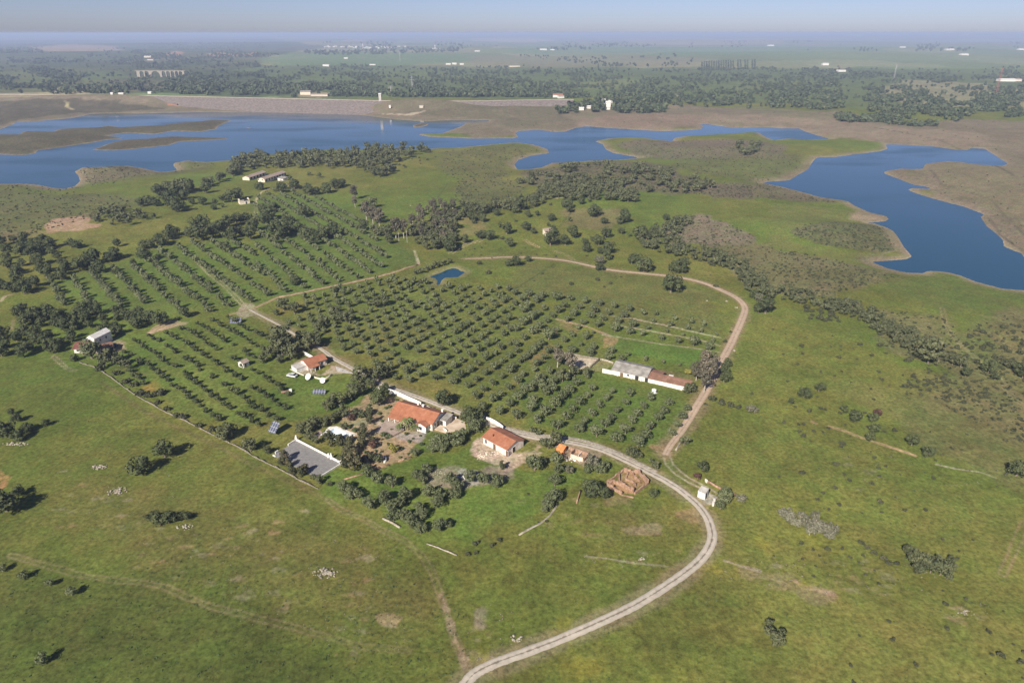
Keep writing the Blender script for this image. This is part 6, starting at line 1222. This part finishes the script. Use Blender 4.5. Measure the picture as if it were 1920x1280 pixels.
F += fscatter([(480,182),(470,130),(600,118),(700,124),(800,128),(960,126),(1200,134),(1440,128),(1560,134),(1560,200),(1440,205),(1280,202),(1240,192),(1000,184)], 2900, 3.0, 5.2, 3, .05, 34)
F += fscatter([(1440,205),(1440,135),(1560,126),(1700,140),(1920,126),(1920,220),(1800,222),(1600,208)], 1500, 3.2, 5.5, 4, .06, 42)
F += fscatter([(1040,206),(1130,188),(1200,186),(1250,196),(1245,212),(1180,213),(1100,211),(1050,214)], 330, 3.5, 6, 5)
F += fscatter([(1565,216),(1660,205),(1790,212),(1805,226),(1740,240),(1640,231),(1570,229)], 330, 2.5, 4.5, 6, -.1)
F += fscatter([(560,98),(700,94),(860,93),(860,98),(700,103),(600,104)], 260, 5, 9, 7)
F += fscatter([(600,80),(1300,80),(1300,95),(600,95)], 240, 7, 12, 8, .15)
F += fscatter([(1300,78),(1920,80),(1920,98),(1300,96)], 150, 6, 11, 9, .2)
F += fscatter([(480,180),(500,130),(800,126),(1440,130),(1900,130),(1900,200),(1440,200),(1000,184)], 700, 2.5, 4.5, 21)
F += fscatter([(0,176),(0,120),(480,115),(480,176)], 260, 2.5, 5, 22)
F += fscatter([(960,104),(1300,104),(1300,126),(960,126)], 120, 4, 7, 10, .1)
F += fscatter([(330,187),(470,190),(470,200),(330,198)], 40, 1, 2, 11)
for r_ in range(9):      # plantation in rows
    for c_ in range(23):
        px = 1316+c_*4.5; 
        if (c_ % 3 == 2 and c_ > 11): continue
        F += [(float(a[0]), float(b_[0]), float(c__[0]), 4.2) for a, b_, c__ in [at(px, 114.5+r_*2.0+.03*(c_-23)**2*.25)]]
def clear_view(F):
    x, y, z = [np.array([f[i] for f in F]) for i in range(3)]; s_, c_ = math.sin(PITCH), math.cos(PITCH); dep = y*c_+(CZ-z)*s_; px = 960+1280*x/dep; py = 640+1280*((CZ-z)*c_-y*s_)/dep
    ok = np.ones(len(F), bool); sites = [(a[0], a[1], a[2]*.36*1280/math.hypot(*ray0(a[0], a[1], 8))) for a in FH]+[(297, 144, 37)]
    for a, b, hw in sites: ok &= ~((px > a-3) & (px < a+2*hw+4 if b != 144 else px < a+37) & (px > (a-3 if b != 144 else a-37)) & (py > b-1.5) & (py < b+6.5))
    return [f for f, k in zip(F, ok) if k]
F = clear_view(F)
merged('far_woodland', F, farp, M['far'], 'hazy dark woodland of countless trees beyond the dam')
# --- heath and scrub on the rough ground
S = []
bsp = [crown_geo(rs, .35, (1, 1, .42), 2, .6, 12, .9, core=.75) for _ in range(5)]
r = np.random.RandomState(8)
for P, c, fe, op, brk, s in LAY:
    a = np.array(P, float)
    if s < .5 or a[:, 1].mean() < 255: continue
    A_ = abs(sum(P[i][0]*P[(i+1) % len(P)][1]-P[(i+1) % len(P)][0]*P[i][1] for i in range(len(P))))/2; n = int(min(A_*.045*s, 1100))
    x = r.uniform(a[:, 0].min(), a[:, 0].max(), n*4); y = r.uniform(a[:, 1].min(), a[:, 1].max(), n*4); m = inpoly(P, x, y); x = x[m][:n]; y = y[m][:n]
    if not len(x): continue
    wx, wy, wz = at(x, y); R = r.uniform(.3, .95, len(wx)); dd = lake_q(wx, wy); rr_, _ = dline(atp(R1), wx, wy); r2_, _ = dline(atp(R2), wx, wy)
    S += [(wx[i], wy[i], wz[i], R[i]) for i in range(len(wx)) if dd[i] > 4 and min(rr_[i], r2_[i]) > 3]
merged('heath_scrub', S, bsp, M['bush'], 'low brownish heath dotting the rough ground')
print('far', len(F), 'scrub', len(S))

def stones(regs):
    mb = MB(); n = 0
    for x0, y0, x1, y1, k, a, b in regs:
        px = [random.uniform(x0, x1) for _ in range(k)]; py = [random.uniform(y0, y1) for _ in range(k)]; X, Y, Z = at(px, py)
        for i in range(k):
            for _ in range(random.choice([1, 1, 2])):
                r_ = random.uniform(a, b)*.72; x = X[i]+random.uniform(-.6, .6); y = Y[i]+random.uniform(-.4, .4); addblob(mb, (x, y, Z[i]+r_*.1), r_, .3, 0, 0, .55)
    o = mb.build('field_stones', M['stone']); tag(o, 'small pale stones strewn through the pasture', None, None, 'stuff')
stones([(250,1000,480,1110,60,.08,.24),(420,960,760,1180,120,.08,.24),(80,880,340,1010,60,.08,.22),(880,1130,1000,1250,30,.1,.3),(1440,1030,1760,1115,90,.1,.3),(1780,1115,1860,1165,26,.1,.26),(960,900,1250,1060,60,.08,.22),(1090,1036,1260,1064,26,.12,.3),(1350,1048,1560,1100,34,.12,.34),(1560,850,1880,910,40,.1,.28),(600,1120,760,1230,30,.08,.25),(1310,1030,1350,1140,16,.1,.25)])
tp = [crown_geo(rs, .3, (1, 1, .4), 1, .8, 8, .9, core=.0) for _ in range(4)]
TF = []
for x0, y0, x1, y1, k, a, b in ((0,1060,880,1278,900,.12,.34),(100,680,900,1060,500,.1,.28),(1000,1000,1900,1278,700,.1,.3),(1400,620,1900,1000,500,.15,.4)):
    px = RS.uniform(x0, x1, k); py = RS.uniform(y0, y1, k); X, Y, Z = at(px, py); rd, _ = dline(atp(R1), X, Y); TF += [(X[i], Y[i], Z[i], RS.uniform(a, b)) for i in range(k) if rd[i] > 2.5]
merged('grass_tufts', TF, tp, M['lush'], 'darker tufts of rank grass scattered through the pasture')
# ------------------------------------------------------------------ haze
def haze():
    m = bpy.data.materials.new('haze_air'); m.use_nodes = True; nt = m.node_tree; nt.nodes.clear(); out = nt.nodes.new('ShaderNodeOutputMaterial'); v = nt.nodes.new('ShaderNodeVolumePrincipled')
    v.inputs['Density'].default_value = HAZE; v.inputs['Color'].default_value = (.57, .70, 1.0, 1); v.inputs['Anisotropy'].default_value = 0; nt.links.new(v.outputs[0], out.inputs['Volume'])
    mb = MB(); mb.box(-34000, -34000, -9, 34000, 34000, CZ+4); o = mb.build('haze', m); tag(o, 'thin bluish haze over the whole plain', None, None, 'stuff')
HAZE = 1.35e-4
haze()
scn.cycles.volume_bounces = 0; scn.cycles.max_bounces = 6; scn.cycles.transparent_max_bounces = 8
